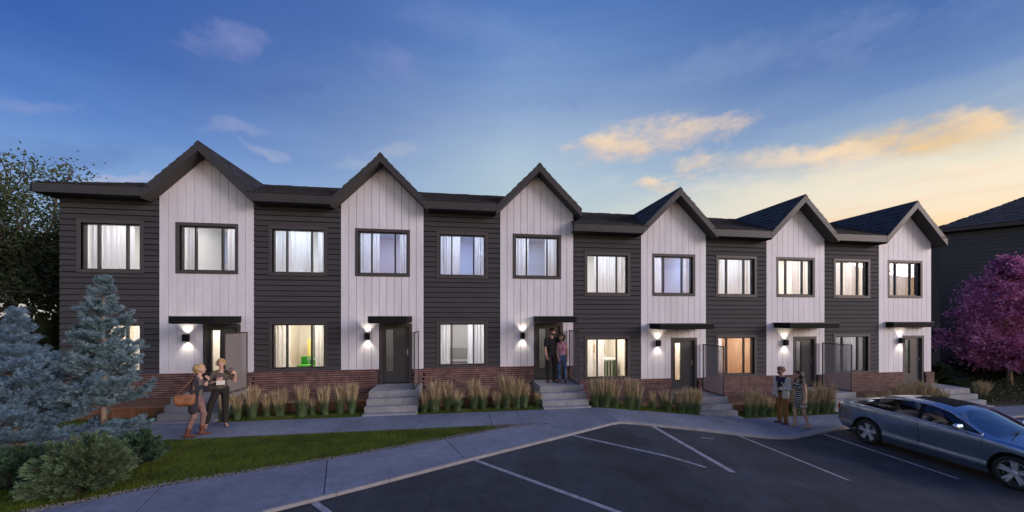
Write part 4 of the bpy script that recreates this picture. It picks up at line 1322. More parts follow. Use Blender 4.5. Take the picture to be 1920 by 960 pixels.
for bed, cl in BEDS:
    for k, (x, y, s) in enumerate(cl):
        t = thing('ornamental_grass', f'feathery grass clump, {ORD[k]} from the left {bed}', 'grass clump', (x, y, G(x) - .01), random.uniform(0, 6), 'feathery grasses along the path')
        sx = s * random.uniform(.78, 1.25); t.rotation_euler = (random.gauss(0, .04), random.gauss(0, .04), random.uniform(0, 6))
        t.scale = (sx, sx, s)
        a, b_ = GM[(gi * 3) % 7]; gi += 1
        link('leaf_tuft', a, t); link('plume', b_, t)

# ------------------------------------------------------------------ dark house beyond the right end
nb = thing('neighbouring_house', 'dark-sided house with a hipped shingle roof at the far right', 'house', (38.0, 4.2, -.55))
nb.rotation_euler = (0, 0, math.atan2(-.75, .66))
# local x runs along the wall towards the camera, local y into the house
LW, DP, EZ = 11.0, 9.0, 8.05
box_o('wall', .4, LW - .4, .42, DP - .4, 0, EZ, M_DARKB, nb)
z = 0
M_NB = mat('blue_charcoal_siding', (.042, .044, .055), .6, var=.12, vscale=3, rnd=.08)
while z < EZ - .02:
    MB().add([(.4, .39, z), (LW - .4, .39, z), (LW - .4, .412, min(z + .2, EZ)), (.4, .412, min(z + .2, EZ)), (.4, .42, z), (LW - .4, .42, z)], [(0, 1, 2, 3), (4, 5, 1, 0)]).build('siding_board', M_NB, nb)
    z += .2
box_o('fascia', 0, LW, 0, .03, EZ, EZ + .2, M_FASCIA, nb)
box_o('fascia', 0, .03, .03, DP, EZ, EZ + .2, M_FASCIA, nb)
box_o('soffit', .03, LW, .03, .42, EZ + .01, EZ + .04, M_SOFFIT, nb)
hz = .47 * DP / 2
rz0 = EZ + .2
rf = MB().sheet([(0, 0, rz0), (LW, 0, rz0), (LW - DP / 2, DP / 2, rz0 + hz), (DP / 2, DP / 2, rz0 + hz)]).sheet([(0, DP, rz0), (0, 0, rz0), (DP / 2, DP / 2, rz0 + hz)]).sheet([(LW, 0, rz0), (LW, DP, rz0), (LW - DP / 2, DP / 2, rz0 + hz)]).sheet([(LW, DP, rz0), (0, DP, rz0), (DP / 2, DP / 2, rz0 + hz), (LW - DP / 2, DP / 2, rz0 + hz)]).build('roof', DECK, nb)
mb = MB()
shingle_tabs(mb, (0, -.02, rz0), (1, 0, 0), (0, 1, .47), LW, math.hypot(DP / 2, hz), tab=.42, exp=.34, keep=lambda c: c.x > c.y + .05 and LW - c.x > c.y, th=.03)
shingle_tabs(mb, (-.02, DP, rz0), (0, -1, 0), (1, 0, .47), DP, math.hypot(DP / 2, hz), tab=.42, exp=.34, keep=lambda c: c.y > c.x and DP - c.y > c.x, th=.03)
so = mb.build('shingles', M_SHING, rf); so['kind'] = 'stuff'

# ------------------------------------------------------------------ people: one continuous surface grown round a posed skeleton
class SDF:
    def __init__(s): s.p = []

    def cone(s, a, b, ra, rb, m=0, k=.012, sq=(1, 1, 1)):
        s.p.append((np.array(a, float), np.array(b, float), ra, rb, m, k, np.array(sq, float))); return s

    def ball(s, c, r, m=0, k=.012, sq=(1, 1, 1)): return s.cone(c, np.array(c, float) + 1e-4, r, r, m, k, sq)

    def mesh(s, vox):
        lo = np.min([np.minimum(a, b) - max(ra, rb) for a, b, ra, rb, *_ in s.p], 0) - 3 * vox
        hi = np.max([np.maximum(a, b) + max(ra, rb) for a, b, ra, rb, *_ in s.p], 0) + 3 * vox
        n = np.ceil((hi - lo) / vox).astype(int) + 1
        D = np.full(n, .2); Hd = np.full(n, .2); I = np.zeros(n, np.int8)
        ax = [lo[i] + vox * np.arange(n[i]) for i in range(3)]
        for a, b, ra, rb, m, k, sq in s.p:
            r = max(ra, rb); pad = r + max(.03, 2 * k)
            i0 = np.maximum(((np.minimum(a, b) - pad - lo) / vox).astype(int), 0); i1 = np.minimum(((np.maximum(a, b) + pad - lo) / vox).astype(int) + 2, n)
            sl = tuple(slice(p, q) for p, q in zip(i0, i1))
            X, Y, Z = np.meshgrid(*[ax[i][sl[i]] for i in range(3)], indexing='ij')
            P = np.stack([X, Y, Z], -1)
            c = (a + b) / 2
            Q = (P - c) / sq; A, B = (a - c) / sq, (b - c) / sq
            ab = B - A; t = np.clip(((Q - A) @ ab) / max(ab @ ab, 1e-9), 0, 1)
            d = (np.linalg.norm(Q - A - t[..., None] * ab, axis=-1) - (ra + t * (rb - ra))) * float(sq.min())
            o = D[sl]; h = np.clip(.5 + .5 * (o - d) / k, 0, 1)
            D[sl] = o * (1 - h) + d * h - k * h * (1 - h)
            hd = Hd[sl]; w = d < hd
            I[sl] = np.where(w, m, I[sl]); Hd[sl] = np.where(w, d, hd)
        return surface_nets(D, I, lo, vox)


def surface_nets(D, I, lo, vox):
    S_ = D < 0; nx, ny, nz = D.shape
    cs = [(i, j, k) for i in (0, 1) for j in (0, 1) for k in (0, 1)]
    sub = lambda A, o: A[o[0]:nx - 1 + o[0], o[1]:ny - 1 + o[1], o[2]:nz - 1 + o[2]]
    cnt = sum(sub(S_, o).astype(np.int8) for o in cs)
    act = (cnt > 0) & (cnt < 8)
    idx = np.full(act.shape, -1, np.int64); ids = np.argwhere(act); idx[act] = np.arange(len(ids))
    acc = np.zeros((len(ids), 3)); num = np.zeros(len(ids))
    for a in cs:
        for d in range(3):
            if a[d] == 0:
                b = list(a); b[d] = 1
                da, db = sub(D, a)[act], sub(D, b)[act]; m = (da < 0) != (db < 0)
                t = np.where(m, da / np.where(m, da - db, 1), 0)
                p = np.tile(np.array(a, float), (len(ids), 1)); p[:, d] += t
                acc += p * m[:, None]; num += m
    V = (ids + acc / num[:, None]) * vox + lo
    F, M = [], []
    for d in range(3):
        e1, e2 = [(1, 2), (2, 0), (0, 1)][d]
        s0 = [slice(None)] * 3; s1 = [slice(None)] * 3
        s0[d] = slice(0, -1); s1[d] = slice(1, None)
        A, B = S_[tuple(s0)], S_[tuple(s1)]
        ch = np.argwhere(A != B)
        ch = ch[(ch[:, e1] > 0) & (ch[:, e2] > 0) & (ch[:, e1] < D.shape[e1] - 1) & (ch[:, e2] < D.shape[e2] - 1)]
        q = []
        for u, v in ((1, 1), (0, 1), (0, 0), (1, 0)):
            c = ch.copy(); c[:, e1] -= u; c[:, e2] -= v; q.append(idx[c[:, 0], c[:, 1], c[:, 2]])
        q = np.stack(q, 1); ins = A[ch[:, 0], ch[:, 1], ch[:, 2]]
        q[~ins] = q[~ins][:, ::-1]
        c2 = ch.copy(); c2[~ins, d] += 1
        F.append(q); M.append(I[c2[:, 0], c2[:, 1], c2[:, 2]])
    F = np.concatenate(F); M = np.concatenate(M)
    ok = (F >= 0).all(1)
    F, M = F[ok], M[ok]
    # one light smoothing pass
    for _ in range(2):
        acc = np.zeros_like(V); cn = np.zeros(len(V))
        for i in range(4):
            a, b = F[:, i], F[:, (i + 1) % 4]
            np.add.at(acc, a, V[b]); np.add.at(acc, b, V[a]); np.add.at(cn, a, 1); np.add.at(cn, b, 1)
        V = V * .6 + .4 * acc / np.maximum(cn, 1)[:, None]
    return V, F, M


def nrm(v):
    v = np.array(v, float); return v / np.linalg.norm(v)


def sdf_obj(name, s, mats, parent, vox, kscale=1.0):
    V, F, M = s.mesh(vox)
    return link(name, np_mesh(name, V * kscale, F, mats, M, True), parent)


def human(spec):
    """returns posed joints and the body's surface; local frame: faces -y, own left is +x"""
    g = spec.get; J = {}
    legs = {'l': g('leg_l', ((.02, 0, -1), (.0, .04, -1))), 'r': g('leg_r', ((-.02, 0, -1), (.0, .04, -1)))}
    heel = g('heel', 0.0)
    hw = g('hipw', .085); b = g('build', 1.0)
    hip = {}
    pel = np.zeros(3)
    ank = {}
    for s_, sx in (('l', 1), ('r', -1)):
        hip[s_] = pel + np.array([sx * hw, 0, -.03])
        kn = hip[s_] + nrm(legs[s_][0]) * .43; an = kn + nrm(legs[s_][1]) * .41
        J['knee_' + s_] = kn; ank[s_] = an
    zl = min(ank['l'][2], ank['r'][2])
    base = .085 + heel - zl
    up = lambda v: v + np.array([0, 0, base])
    pel = up(pel)
    for s_ in 'lr': hip[s_] = up(hip[s_]); J['knee_' + s_] = up(J['knee_' + s_]); ank[s_] = up(ank[s_])
    J.update(pel=pel, hip_l=hip['l'], hip_r=hip['r'], ank_l=ank['l'], ank_r=ank['r'])
    lean = nrm(g('spine', (0, -.03, 1)))
    tw = g('twist', 0.0); ct, st_ = math.cos(tw), math.sin(tw)
    left = np.array([ct, st_, 0]); front = np.array([st_, -ct, 0])
    waist = pel + lean * .16; chest = pel + lean * .34; nk = pel + lean * .505
    sw = g('shoulder', .165)
    J.update(waist=waist, chest=chest, neck=nk, left=left, front=front)
    TOP, BOT, SKIN, SHOE, HAIR, EYE, LIP, SLV, SHN = range(9)
    s = SDF(); fem = g('fem', False)
    # torso
    s.cone(pel + [-.055, 0.01, -.01], pel + [.055, 0.01, -.01], .115 * b, .115 * b, BOT, .03, (1, .88, 1))
    s.ball(pel + [-.05, .04, -.04], .09 * b, BOT, .03); s.ball(pel + [.05, .04, -.04], .09 * b, BOT, .03)
    s.cone(pel + lean * .07, waist, (.118 if fem else .125) * b, (.103 if fem else .125) * b, TOP, .035, (1.05, .78, 1))
    s.cone(waist, chest, (.105 if fem else .128) * b, (.13 if fem else .15) * b, TOP, .035, (1.08, .74, 1))
    s.cone(chest - left * .07, chest + left * .07, .10 * b, .10 * b, TOP, .03, (1, .9, 1.1))
    if fem:
        for q in (-1, 1): s.ball(chest + left * q * .068 + front * .075 - lean * .03, .058 * b, TOP, .03)
    sh = {}
    for q, s_ in ((1, 'l'), (-1, 'r')):
        sh[s_] = nk + left * q * sw * b - lean * .065
        s.cone(nk + left * q * .03 - lean * .035, sh[s_], .052, .056 * b, TOP, .03)
    J.update(sh_l=sh['l'], sh_r=sh['r'])
    nt_ = nk + lean * .06 + front * .012
    s.cone(nk - lean * .02, nt_ + front * .01 + lean * .02, .056 if not fem else .048, .052 if not fem else .043, SKIN, .02)
    if fem or g('scoop'): s.ball(nk - lean * .03 + front * .052, .045, SKIN, .008, (1.1, .8, .9))
    # head
    yaw = g('yaw', 0.0) + tw; pit = g('pitch', 0.0)
    f = np.array([math.sin(yaw) * math.cos(pit), -math.cos(yaw) * math.cos(pit), math.sin(pit)])
    r_ = np.array([math.cos(yaw), math.sin(yaw), 0]); u = np.cross(r_, f); u = u if u[2] > 0 else -u
    tilt = g('tilt', 0.0); u = nrm(u + r_ * tilt); r_ = nrm(r_ - u * (r_ @ u))
    c = nt_ + lean * .06 + u * .075 + f * .015
    J.update(head=c, hf=f, hu=u, hr=r_)
    s.cone(c - f * .022 + u * .025, c + f * .018 + u * .022, .087, .080, SKIN, .02)
    s.cone(c + f * .030 - u * .02, c + f * .058 - u * .088, .062, .034, SKIN, .025)
    s.cone(c - u * .03 + r_ * .035 + f * .03, c - u * .07 + f * .05, .042, .03, SKIN, .02); s.cone(c - u * .03 - r_ * .035 + f * .03, c - u * .07 + f * .05, .042, .03, SKIN, .02)
    s.cone(c + f * .090 + u * .010, c + f * .112 - u * .030, .010, .015, SKIN, .008)
    for q in (-1, 1):
        s.ball(c + r_ * q * .084 - f * .008 - u * .005, .020, SKIN, .008, (1, 1, 1.2))
        s.ball(c + r_ * q * .033 + f * .083 + u * .006, .0085, EYE, .002)
        s.cone(c + r_ * q * .018 + f * .094 + u * .026, c + r_ * q * .050 + f * .082 + u * .027, .0055, .0045, HAIR, .004)
    s.cone(c - r_ * .020 + f * .092 - u * .058, c + r_ * .020 + f * .092 - u * .058, .009, .009, LIP, .004)
    s.ball(c + f * .098 - u * .058, .009, LIP, .004)
    if g('beard'):
        s.cone(c + f * .050 - u * .070 - r_ * .03, c + f * .050 - u * .070 + r_ * .03, .042, .042, HAIR, .01)
        s.ball(c + f * .075 - u * .088, .028, HAIR, .01)
    # arms
    slv = g('sleeve', .5)          # 0 bare, .5 half, 1 long
    for q, s_ in ((1, 'l'), (-1, 'r')):
        a = g('arm_' + s_, ((q * .12, .03, -1), (q * .05, -.12, -1)))
        el = sh[s_] + nrm(a[0]) * .285; wr = el + nrm(a[1]) * .245
        J['elb_' + s_] = el; J['wr_' + s_] = wr
        ru, re, rw = (.046, .037, .026) if fem else (.055, .043, .031)
        ru *= b; re *= b
        if slv >= 1:
            s.cone(sh[s_], el, ru + .008, re + .007, TOP, .02); s.cone(el, wr, re + .007, rw + .008, TOP, .015)
        elif slv > 0:
            mid = sh[s_] + (el - sh[s_]) * .62
            s.cone(sh[s_], mid, ru + .014, ru + .012, TOP, .015); s.cone(mid, el, ru * .95, re, SKIN, .006); s.cone(el, wr, re, rw, SKIN, .015)
        else:
            s.cone(sh[s_], el, ru, re, SKIN, .02); s.cone(el, wr, re, rw, SKIN, .015)
        hd = nrm(g('hand_' + s_, a[1])); pn = nrm(g('palm_' + s_, (-q, 0, 0)))
        ac = nrm(np.cross(hd, pn)); pn = nrm(np.cross(ac, hd))
        if ac @ np.array([0, -1, 0.2]) < 0: ac = -ac
        pe = wr + hd * .085
        for o in (-.5, .5): s.cone(wr + ac * o * .024, pe + ac * o * .042, .019, .019, SKIN, .012)
        cu = g('curl_' + s_, .35)
        for i, (o, L) in enumerate(((1.0, .070), (.35, .080), (-.32, .074), (-.95, .058))):
            p0 = pe + ac * o * .034; d1 = nrm(hd + pn * cu * (.8 + .15 * i)); d2 = nrm(hd + pn * cu * 2.4)
            p1 = p0 + d1 * L * .55; s.cone(p0 - hd * .01, p1, .0105, .0095, SKIN, .004); s.cone(p1, p1 + d2 * L * .5, .0095, .0075, SKIN, .003)
        t0 = wr + hd * .03 + ac * .030; d1 = nrm(hd * .7 + ac * .75 + pn * .25)
        s.cone(t0, t0 + d1 * .045, .014, .0115, SKIN, .006); s.cone(t0 + d1 * .045, t0 + d1 * .045 + nrm(hd + pn * .4) * .032, .0112, .0085, SKIN, .003)
        J['hand_' + s_] = pe
    # legs
    bl = g('bare_legs'); lk = SKIN if bl else BOT
    for q, s_ in ((1, 'l'), (-1, 'r')):
        h, kn, an = hip[s_], J['knee_' + s_], ank[s_]
        e = 0 if bl else g('trouser', .010)
        rt, rk, ra = (.083, .052, .036) if not bl else (.078, .049, .030)
        s.cone(h, kn, rt * b + e * .3, rk + e, lk, .02)
        cal = kn + (an - kn) * .33 + np.array([0, .012, 0])
        s.cone(kn, cal, rk + e * .8, .049 + e, lk, .02); s.cone(cal, an + (kn - an) * .04, .049 + e, ra + e * (1.6 if g('flare') else 1), lk, .015)
        fd = nrm(g('foot_' + s_, (q * .15, -1, 0))); fl = np.array([fd[0], fd[1], 0])
        lift = g('lift_' + s_, 0.0)
        gz = an[2] - .085 - heel
        fk = SHOE
        toe = an + fl * .145; toe[2] = gz + .026; heelp = an - fl * .045; heelp[2] = gz + .032 + heel
        if g('boots'):
            s.cone(an + (kn - an) * .28, an, .058, .046, SHOE, .008)
        if g('sandals') or heel > .03:
            s.cone(an, an + np.array([0, 0, -.035]), .030, .030, SKIN, .01)
            s.cone(heelp + [0, 0, .0], toe + [0, 0, .004], .028, .026, SKIN, .015, (1, 1, .85))
            s.cone(heelp - [0, 0, .020], toe - [0, 0, .012], .026, .027, SHOE, .006, (1, 1, .6))
            s.cone(an - fl * .03 + np.array([0, 0, -.005]), an + fl * .028 + np.array([0, 0, -.005]), .028, .026, SHOE, .006, (1, 1, .35))
            if heel > .03: s.cone(heelp - fl * .012, np.array([heelp[0] - fl[0] * .015, heelp[1] - fl[1] * .015, gz + .004]), .014, .010, SHOE, .006)
            s.cone(toe - fl * .02 + np.array([0, 0, .012]), toe - fl * .02 + np.array([0, 0, .014]), .031, .031, SHOE, .004, (1.1, 1.1, .55))
        else:
            s.cone(heelp, toe, .042, .036, SHOE, .015, (1, 1, .8)); s.cone(an, heelp + fl * .03, .042, .042, SHOE, .02)
            s.cone(heelp - [0, 0, .022], toe - [0, 0, .016], .043, .038, SHN, .004, (1, 1, .35))
    return J, s


SKIN_M = mat('skin_light', (.47, .27, .19), .5, var=.06, vscale=20)
SKIN_P = mat('skin_fair', (.56, .34, .26), .5, var=.06, vscale=20)
SKIN_T = mat('skin_tan', (.36, .19, .125), .5, var=.06, vscale=20)
EYE_M = mat('dark_eye', (.10, .065, .05), .3)
LIP_M = mat('lips', (.40, .13, .11), .45)
SOLE_M = mat('shoe_sole', (.03, .025, .02), .7)


def cloth(name, c, **k): return mat('cloth_' + name, c, .85, var=k.get('var', .18), vscale=k.get('vs', 14), bump=.25, bscale=60)


def person(label, loc, rz, H, spec, top, bot, skin, shoe, hair, group=None):
    t = thing('person', label, 'person', loc, rz, group)
    J, s = human(spec)
    ztop = J['head'][2] + .113
    k = H / ztop
    t.scale = (k, k, k)
    sdf_obj('body', s, [top, bot, skin, shoe, hair, EYE_M, LIP_M, top, SOLE_M], t, .0085)
    return t, J


def hair_cap(J, drop=.06, back=.02, fringe=.02, r=.094):
    s = SDF(); c, f, u, r_ = J['head'], J['hf'], J['hu'], J['hr']
    s.cone(c - f * (.026 + back) + u * .034, c + f * fringe * .6 + u * .052, r, r - .014, 0, .02)
    s.cone(c - f * .045 + u * .02, c - f * .04 - u * drop, .078, .06, 0, .02)
    for q in (-1, 1): s.cone(c + r_ * q * .05 + u * .04 + f * .01, c + r_ * q * .066 - f * .012 - u * .005, .042, .024, 0, .02)
    return s


# --- first pair, on the path at the left
navy = cloth('navy_knit', (.028, .026, .036)); greytop = cloth('taupe_top', (.16, .135, .12)); mauve = cloth('mauve_trousers', (.24, .145, .135))
rust = mat('rust_leather', (.17, .055, .032), .5, var=.2, vscale=12); blond = mat('blonde_hair', (.50, .33, .15), .55, var=.3, vscale=30, bump=.4, bscale=90)
p1, J = person('woman in a long dark cardigan and rust ankle boots walking along the path', (5.52, -2.92, 0), R(100), 1.67,
               dict(fem=True, sleeve=1, boots=True, trouser=.006, shoulder=.15, leg_l=((.05, -.22, -1), (.0, .10, -1)), leg_r=((-.02, .06, -1), (.0, .34, -1)), foot_l=(.05, -1, 0), foot_r=(-.05, -1, 0),
                    arm_r=((-.25, .10, -1), (.30, -.75, .55)), arm_l=((.10, -.28, -1), (-.28, -.42, 1.0)), hand_r=(.5, -.45, .5), hand_l=(-.3, .1, .8), palm_r=(.3, .8, 0), palm_l=(0, .9, .2), curl_r=.7, curl_l=.5, yaw=.10, pitch=.05, spine=(0, -.06, 1)),
               greytop, mauve, SKIN_P, rust, blond, 'pedestrians on the path')
s = SDF()
for q, k in ((1, 'l'), (-1, 'r')):
    s.cone(J['sh_' + k], J['chest'] + J['left'] * q * .11 - [0, 0, .05], .062, .085, 0, .03, (1, .95, 1))
    s.cone(J['chest'] + J['left'] * q * .10 + [0, .015, -.05], J['pel'] + [q * .10, .02, -.02], .078, .092, 0, .03, (1, 1.0, 1))
    s.cone(J['pel'] + [q * .10, .02, -.02], J['pel'] + [q * .115, .03, -.30], .092, .085, 0, .03, (1, 1.05, 1))
    s.cone(J['sh_' + k], J['elb_' + k], .060, .052, 0, .02); s.cone(J['elb_' + k], J['wr_' + k], .050, .040, 0, .015)
s.cone(J['chest'] + [0, .05, .02], J['pel'] + [0, .08, -.28], .11, .11, 0, .03, (1.15, .7, 1))
sdf_obj('cardigan', s, [navy], p1, .012)
s = hair_cap(J, .05)
c, f, u = J['head'], J['hf'], J['hu']
s.ball(c - f * .105 + u * .03, .035, 0, .015); s.cone(c - f * .115 + u * .02, c - f * .12 - u * .10, .034, .018, 0, .015)
sdf_obj('hair', s, [blond], p1, .010)
bagm = mat('tan_leather', (.27, .115, .055), .45, var=.3, vscale=9, bump=.2, bscale=30)
hb = thing('handbag', 'slouchy tan leather shoulder bag hanging behind the cardigan woman', 'bag', (5.52, -2.92, 0), R(100))
s = SDF()
bc = np.array([-.235, .13, .93])
s.cone(bc + [0, -.11, -.07], bc + [0, .11, -.07], .085, .085, 0, .05, (.75, 1, 1)); s.cone(bc + [0, -.13, .04], bc + [0, .13, .04], .062, .062, 0, .05, (.8, 1, 1))
s.cone(bc + [0, -.18, .07], bc + [0, -.15, -.03], .022, .05, 0, .03); s.cone(bc + [0, .18, .07], bc + [0, .15, -.03], .022, .05, 0, .03); s.ball(bc + [.0, .0, -.10], .085, 0, .05, (.8, 1.5, .8))
sdf_obj('bag_body', s, [bagm], hb, .011)
MB().tube([(-.235, -.045, 1.00), (-.225, -.03, 1.15), (-.19, -.005, 1.32), (-.155, .01, 1.385), (-.18, .04, 1.32), (-.22, .18, 1.15), (-.235, .30, 1.0)], .011, 6).build('strap', bagm, hb, True)

brown = cloth('brown_tee', (.105, .080, .066)); black = cloth('black_trousers', (.016, .013, .012)); hbl = mat('short_blonde_hair', (.46, .29, .12), .55, var=.3, vscale=30, bump=.4, bscale=90)
p2, J = person('laughing woman with short blonde hair in a brown tee and black trousers', (5.60, -2.22, 0), R(26), 1.72,
               dict(fem=True, sleeve=.5, heel=.055, trouser=.022, build=1.06, shoulder=.155, flare=True, leg_l=((.02, 0, -1), (.0, .02, -1)), leg_r=((-.34, -.10, -1), (-.18, .10, -1)), foot_l=(.35, -1, 0), foot_r=(-.05, -1, 0),
                    arm_r=((-.42, -.02, -1), (.80, -.55, .22)), arm_l=((.42, -.05, -.9), (.10, -.45, 1.0)), hand_r=(.8, -.3, .55), hand_l=(-.45, -.1, .6), palm_r=(0, .9, .2), palm_l=(-.4, .7, 0), curl_r=.8, curl_l=.7, yaw=-.12, pitch=.06, tilt=-.05, spine=(.02, -.02, 1)),
               brown, black, SKIN_P, SOLE_M, hbl, 'pedestrians on the path')
s = hair_cap(J, .045, .015, .05); c, f, u, r_ = J['head'], J['hf'], J['hu'], J['hr']
for q in (-1, 1): s.cone(c + r_ * q * .07 + u * .03, c + r_ * q * .085 - u * .04 - f * .01, .036, .026, 0, .015)
s.cone(c + f * .055 + u * .075 - r_ * .04, c + f * .05 + u * .07 + r_ * .05, .028, .024, 0, .015)
sdf_obj('hair', s, [hbl], p2, .010)
k2 = p2.scale[0]


def held(name, label, cat, p, builder):
    """an item in a person's hand, placed in that person's frame"""
    person_o, q, m = p
    w = Matrix.Translation(person_o.location) @ Matrix.Rotation(person_o.rotation_euler.z, 4, 'Z') @ Matrix.Scale(person_o.scale[0], 4)
    pos = w @ Vector(q)
    t = thing(name, label, cat, pos, person_o.rotation_euler.z)
    builder(t, m); return t


def paper(t, m): MB().box(-.085, .085, -.012, .0, -.055, .055).box(-.08, .08, -.016, -.012, -.05, .05).build('cover', m, t)


held('booklet', 'small white booklet held against the brown tee', 'booklet', (p2, J['hand_r'] + np.array([.015, -.035, -.075]), mat('white_paper', (.75, .72, .66), .7)), paper)


def pouch(t, m):
    s = SDF(); s.cone((-.02, 0, -.02), (.03, -.01, .03), .052, .045, 0, .02, (1.1, .7, 1)); sdf_obj('pouch_body', s, [m], t, .008)
    MB().box(-.03, .04, -.044, -.036, .012, .018).build('clasp', mat('brushed_steel', (.5, .5, .5), .35, 1), t)


held('pouch', 'grey-brown pouch lifted beside the laughing woman\'s face', 'pouch', (p2, J['hand_l'] + np.array([-.055, -.02, .035]), mat('taupe_leather', (.13, .10, .09), .55, var=.2, vscale=20)), pouch)


def clutch(t, m):
    s = SDF(); s.cone((-.13, 0, -.03), (.12, 0, -.02), .075, .07, 0, .03, (1, .55, 1)); s.cone((-.12, 0, .03), (.11, 0, .03), .05, .05, 0, .03, (1, .5, 1)); sdf_obj('bag_body', s, [m], t, .010)
    MB().tube([(-.12, 0, .06), (-.13, .0, .13), (-.10, .02, .17), (-.02, .0, .10)], .008, 6).build('strap', m, t, True)


held('handbag', 'soft black-brown handbag hooked over the laughing woman\'s elbow', 'bag', (p2, J['elb_r'] + np.array([.06, -.05, -.10]), mat('dark_leather', (.035, .028, .024), .5, var=.2, vscale=12)), clutch)

# --- couple on the third landing
bt = cloth('black_tee', (.010, .010, .012)); bj = cloth('black_jeans', (.011, .011, .013)); dkh = mat('dark_brown_hair', (.028, .016, .010), .5, var=.3, vscale=30, bump=.4, bscale=90)
brs = mat('brown_shoe', (.10, .045, .025), .5)
p3, J = person('tall bearded man in a black tee and black jeans standing on the landing', (14.66, -.55, .57), R(12), 1.83,
               dict(sleeve=.5, scoop=False, beard=True, shoulder=.175, leg_l=((.05, -.02, -1), (.02, .05, -1)), leg_r=((-.06, -.03, -1), (-.02, .06, -1)), foot_l=(.25, -1, 0), foot_r=(-.3, -1, 0),
                    arm_r=((-.16, .04, -1), (.08, -.22, -1)), arm_l=((.50, .28, -.85), (.55, .25, -.5)), hand_r=(.15, -.15, -1), palm_r=(.9, .3, 0), curl_r=.5, yaw=.75, pitch=-.06),
               bt, bj, SKIN_M, brs, dkh, 'couple on the landing')
s = hair_cap(J, .02, 0, .05, .095); c, f, u = J['head'], J['hf'], J['hu']; s.cone(c + f * .02 + u * .085, c + f * .06 + u * .085, .035, .03, 0, .02)
sdf_obj('hair', s, [dkh], p3, .010)
pk = cloth('pink_tank', (.60, .27, .37)); jn = mat('cloth_blue_denim', (.045, .085, .21), .85, var=.5, vscale=7, var2=(.13, .20, .40), bump=.2, bscale=80)
p4, J = person('woman in a pink tank top and blue jeans looking up at the man in black', (15.01, -.66, .57), R(-30), 1.63,
               dict(fem=True, sleeve=0, trouser=.004, shoulder=.145, heel=.03, leg_l=((.07, .0, -1), (.02, .05, -1)), leg_r=((-.05, -.12, -1), (.03, .10, -1)), foot_l=(.3, -1, 0), foot_r=(-.1, -1, 0),
                    arm_r=((-.14, -.05, -1), (.26, -.30, -1)), arm_l=((.20, .05, -1), (.0, -.10, -1)), hand_r=(.2, -.1, -1), palm_r=(.6, .6, 0), yaw=-.75, pitch=.28),
               pk, jn, SKIN_M, brs, dkh, 'couple on the landing')
s = hair_cap(J, .10); c, f, u = J['head'], J['hf'], J['hu']; s.cone(c - f * .06 - u * .02, c - f * .075 - u * .15, .062, .034, 0, .02)
sdf_obj('hair', s, [dkh], p4, .010)

# --- couple walking by the parked car
nv = cloth('navy_shirt', (.014, .016, .032)); tan = cloth('ochre_chinos', (.21, .095, .030)); blz = cloth('pale_blazer', (.46, .44, .44), var=.08); bks = mat('black_shoe', (.012, .011, .010), .35)
lbh = mat('light_brown_hair', (.17, .085, .035), .5, var=.3, vscale=30, bump=.4, bscale=90)
p5, J = person('man in a pale grey blazer and ochre trousers strolling on the path', (21.60, -2.45, -.55), R(-86), 1.77,
               dict(sleeve=1, build=1.08, shoulder=.18, trouser=.020, leg_l=((.04, -.06, -1), (.0, .10, -1)), leg_r=((-.03, -.05, -1), (.0, .08, -1)), foot_l=(.1, -1, 0), foot_r=(-.1, -1, 0), beard=True,
                    arm_r=((-.14, .05, -1), (.05, -.30, -1)), arm_l=((.22, .0, -1), (-.75, -.85, -.05)), hand_l=(-.8, -.5, 0), palm_l=(0, .3, -.8), curl_l=.6, yaw=-.28),
               nv, tan, SKIN_M, bks, lbh, 'couple walking by the car')
s = SDF()
for q, k in ((1, 'l'), (-1, 'r')):
    s.cone(J['sh_' + k] + [0, .005, 0], J['chest'] + [q * .115, .0, -.06], .070, .088, 0, .025, (1, .98, 1))
    s.cone(J['chest'] + [q * .11, .0, -.06], J['pel'] + [q * .105, -.005, -.10], .086, .093, 0, .025, (.95, 1.12, 1))
    s.cone(J['neck'] + [q * .05, .01, .0], J['chest'] + [q * .085, -.105, -.02], .028, .024, 0, .012)
    s.cone(J['sh_' + k], J['elb_' + k], .072, .060, 0, .02); s.cone(J['elb_' + k], J['wr_' + k], .058, .045, 0, .015)
s.cone(J['chest'] + [0, .055, .05], J['pel'] + [0, .075, -.11], .12, .12, 0, .03, (1.15, .75, 1))
sdf_obj('blazer', s, [blz], p5, .0105)
s = hair_cap(J, .015, 0, .045, .094); sdf_obj('hair', s, [lbh], p5, .010)


def stripes():
    m = bpy.data.materials.new('cloth_striped_dress'); m.use_nodes = True
    b = NB(m.node_tree); p = m.node_tree.nodes['Principled BSDF']
    tc = b.n('ShaderNodeTexCoord'); sp = b.n('ShaderNodeSeparateXYZ'); b.put(sp.inputs[0], tc.outputs['Object'])
    x, y, z = sp.outputs
    k = b.m('ADD', b.m('MULTIPLY', z, 17.0), b.m('MULTIPLY', b.m('ABSOLUTE', y), 15.0))
    w = b.m('PINGPONG', k, .5); fl = b.m('GREATER_THAN', w, .31)
    b.put(p.inputs['Base Color'], b.mix(fl, (.014, .013, .017, 1), (.52, .50, .47, 1))); p.inputs['Roughness'].default_value = .8
    return m


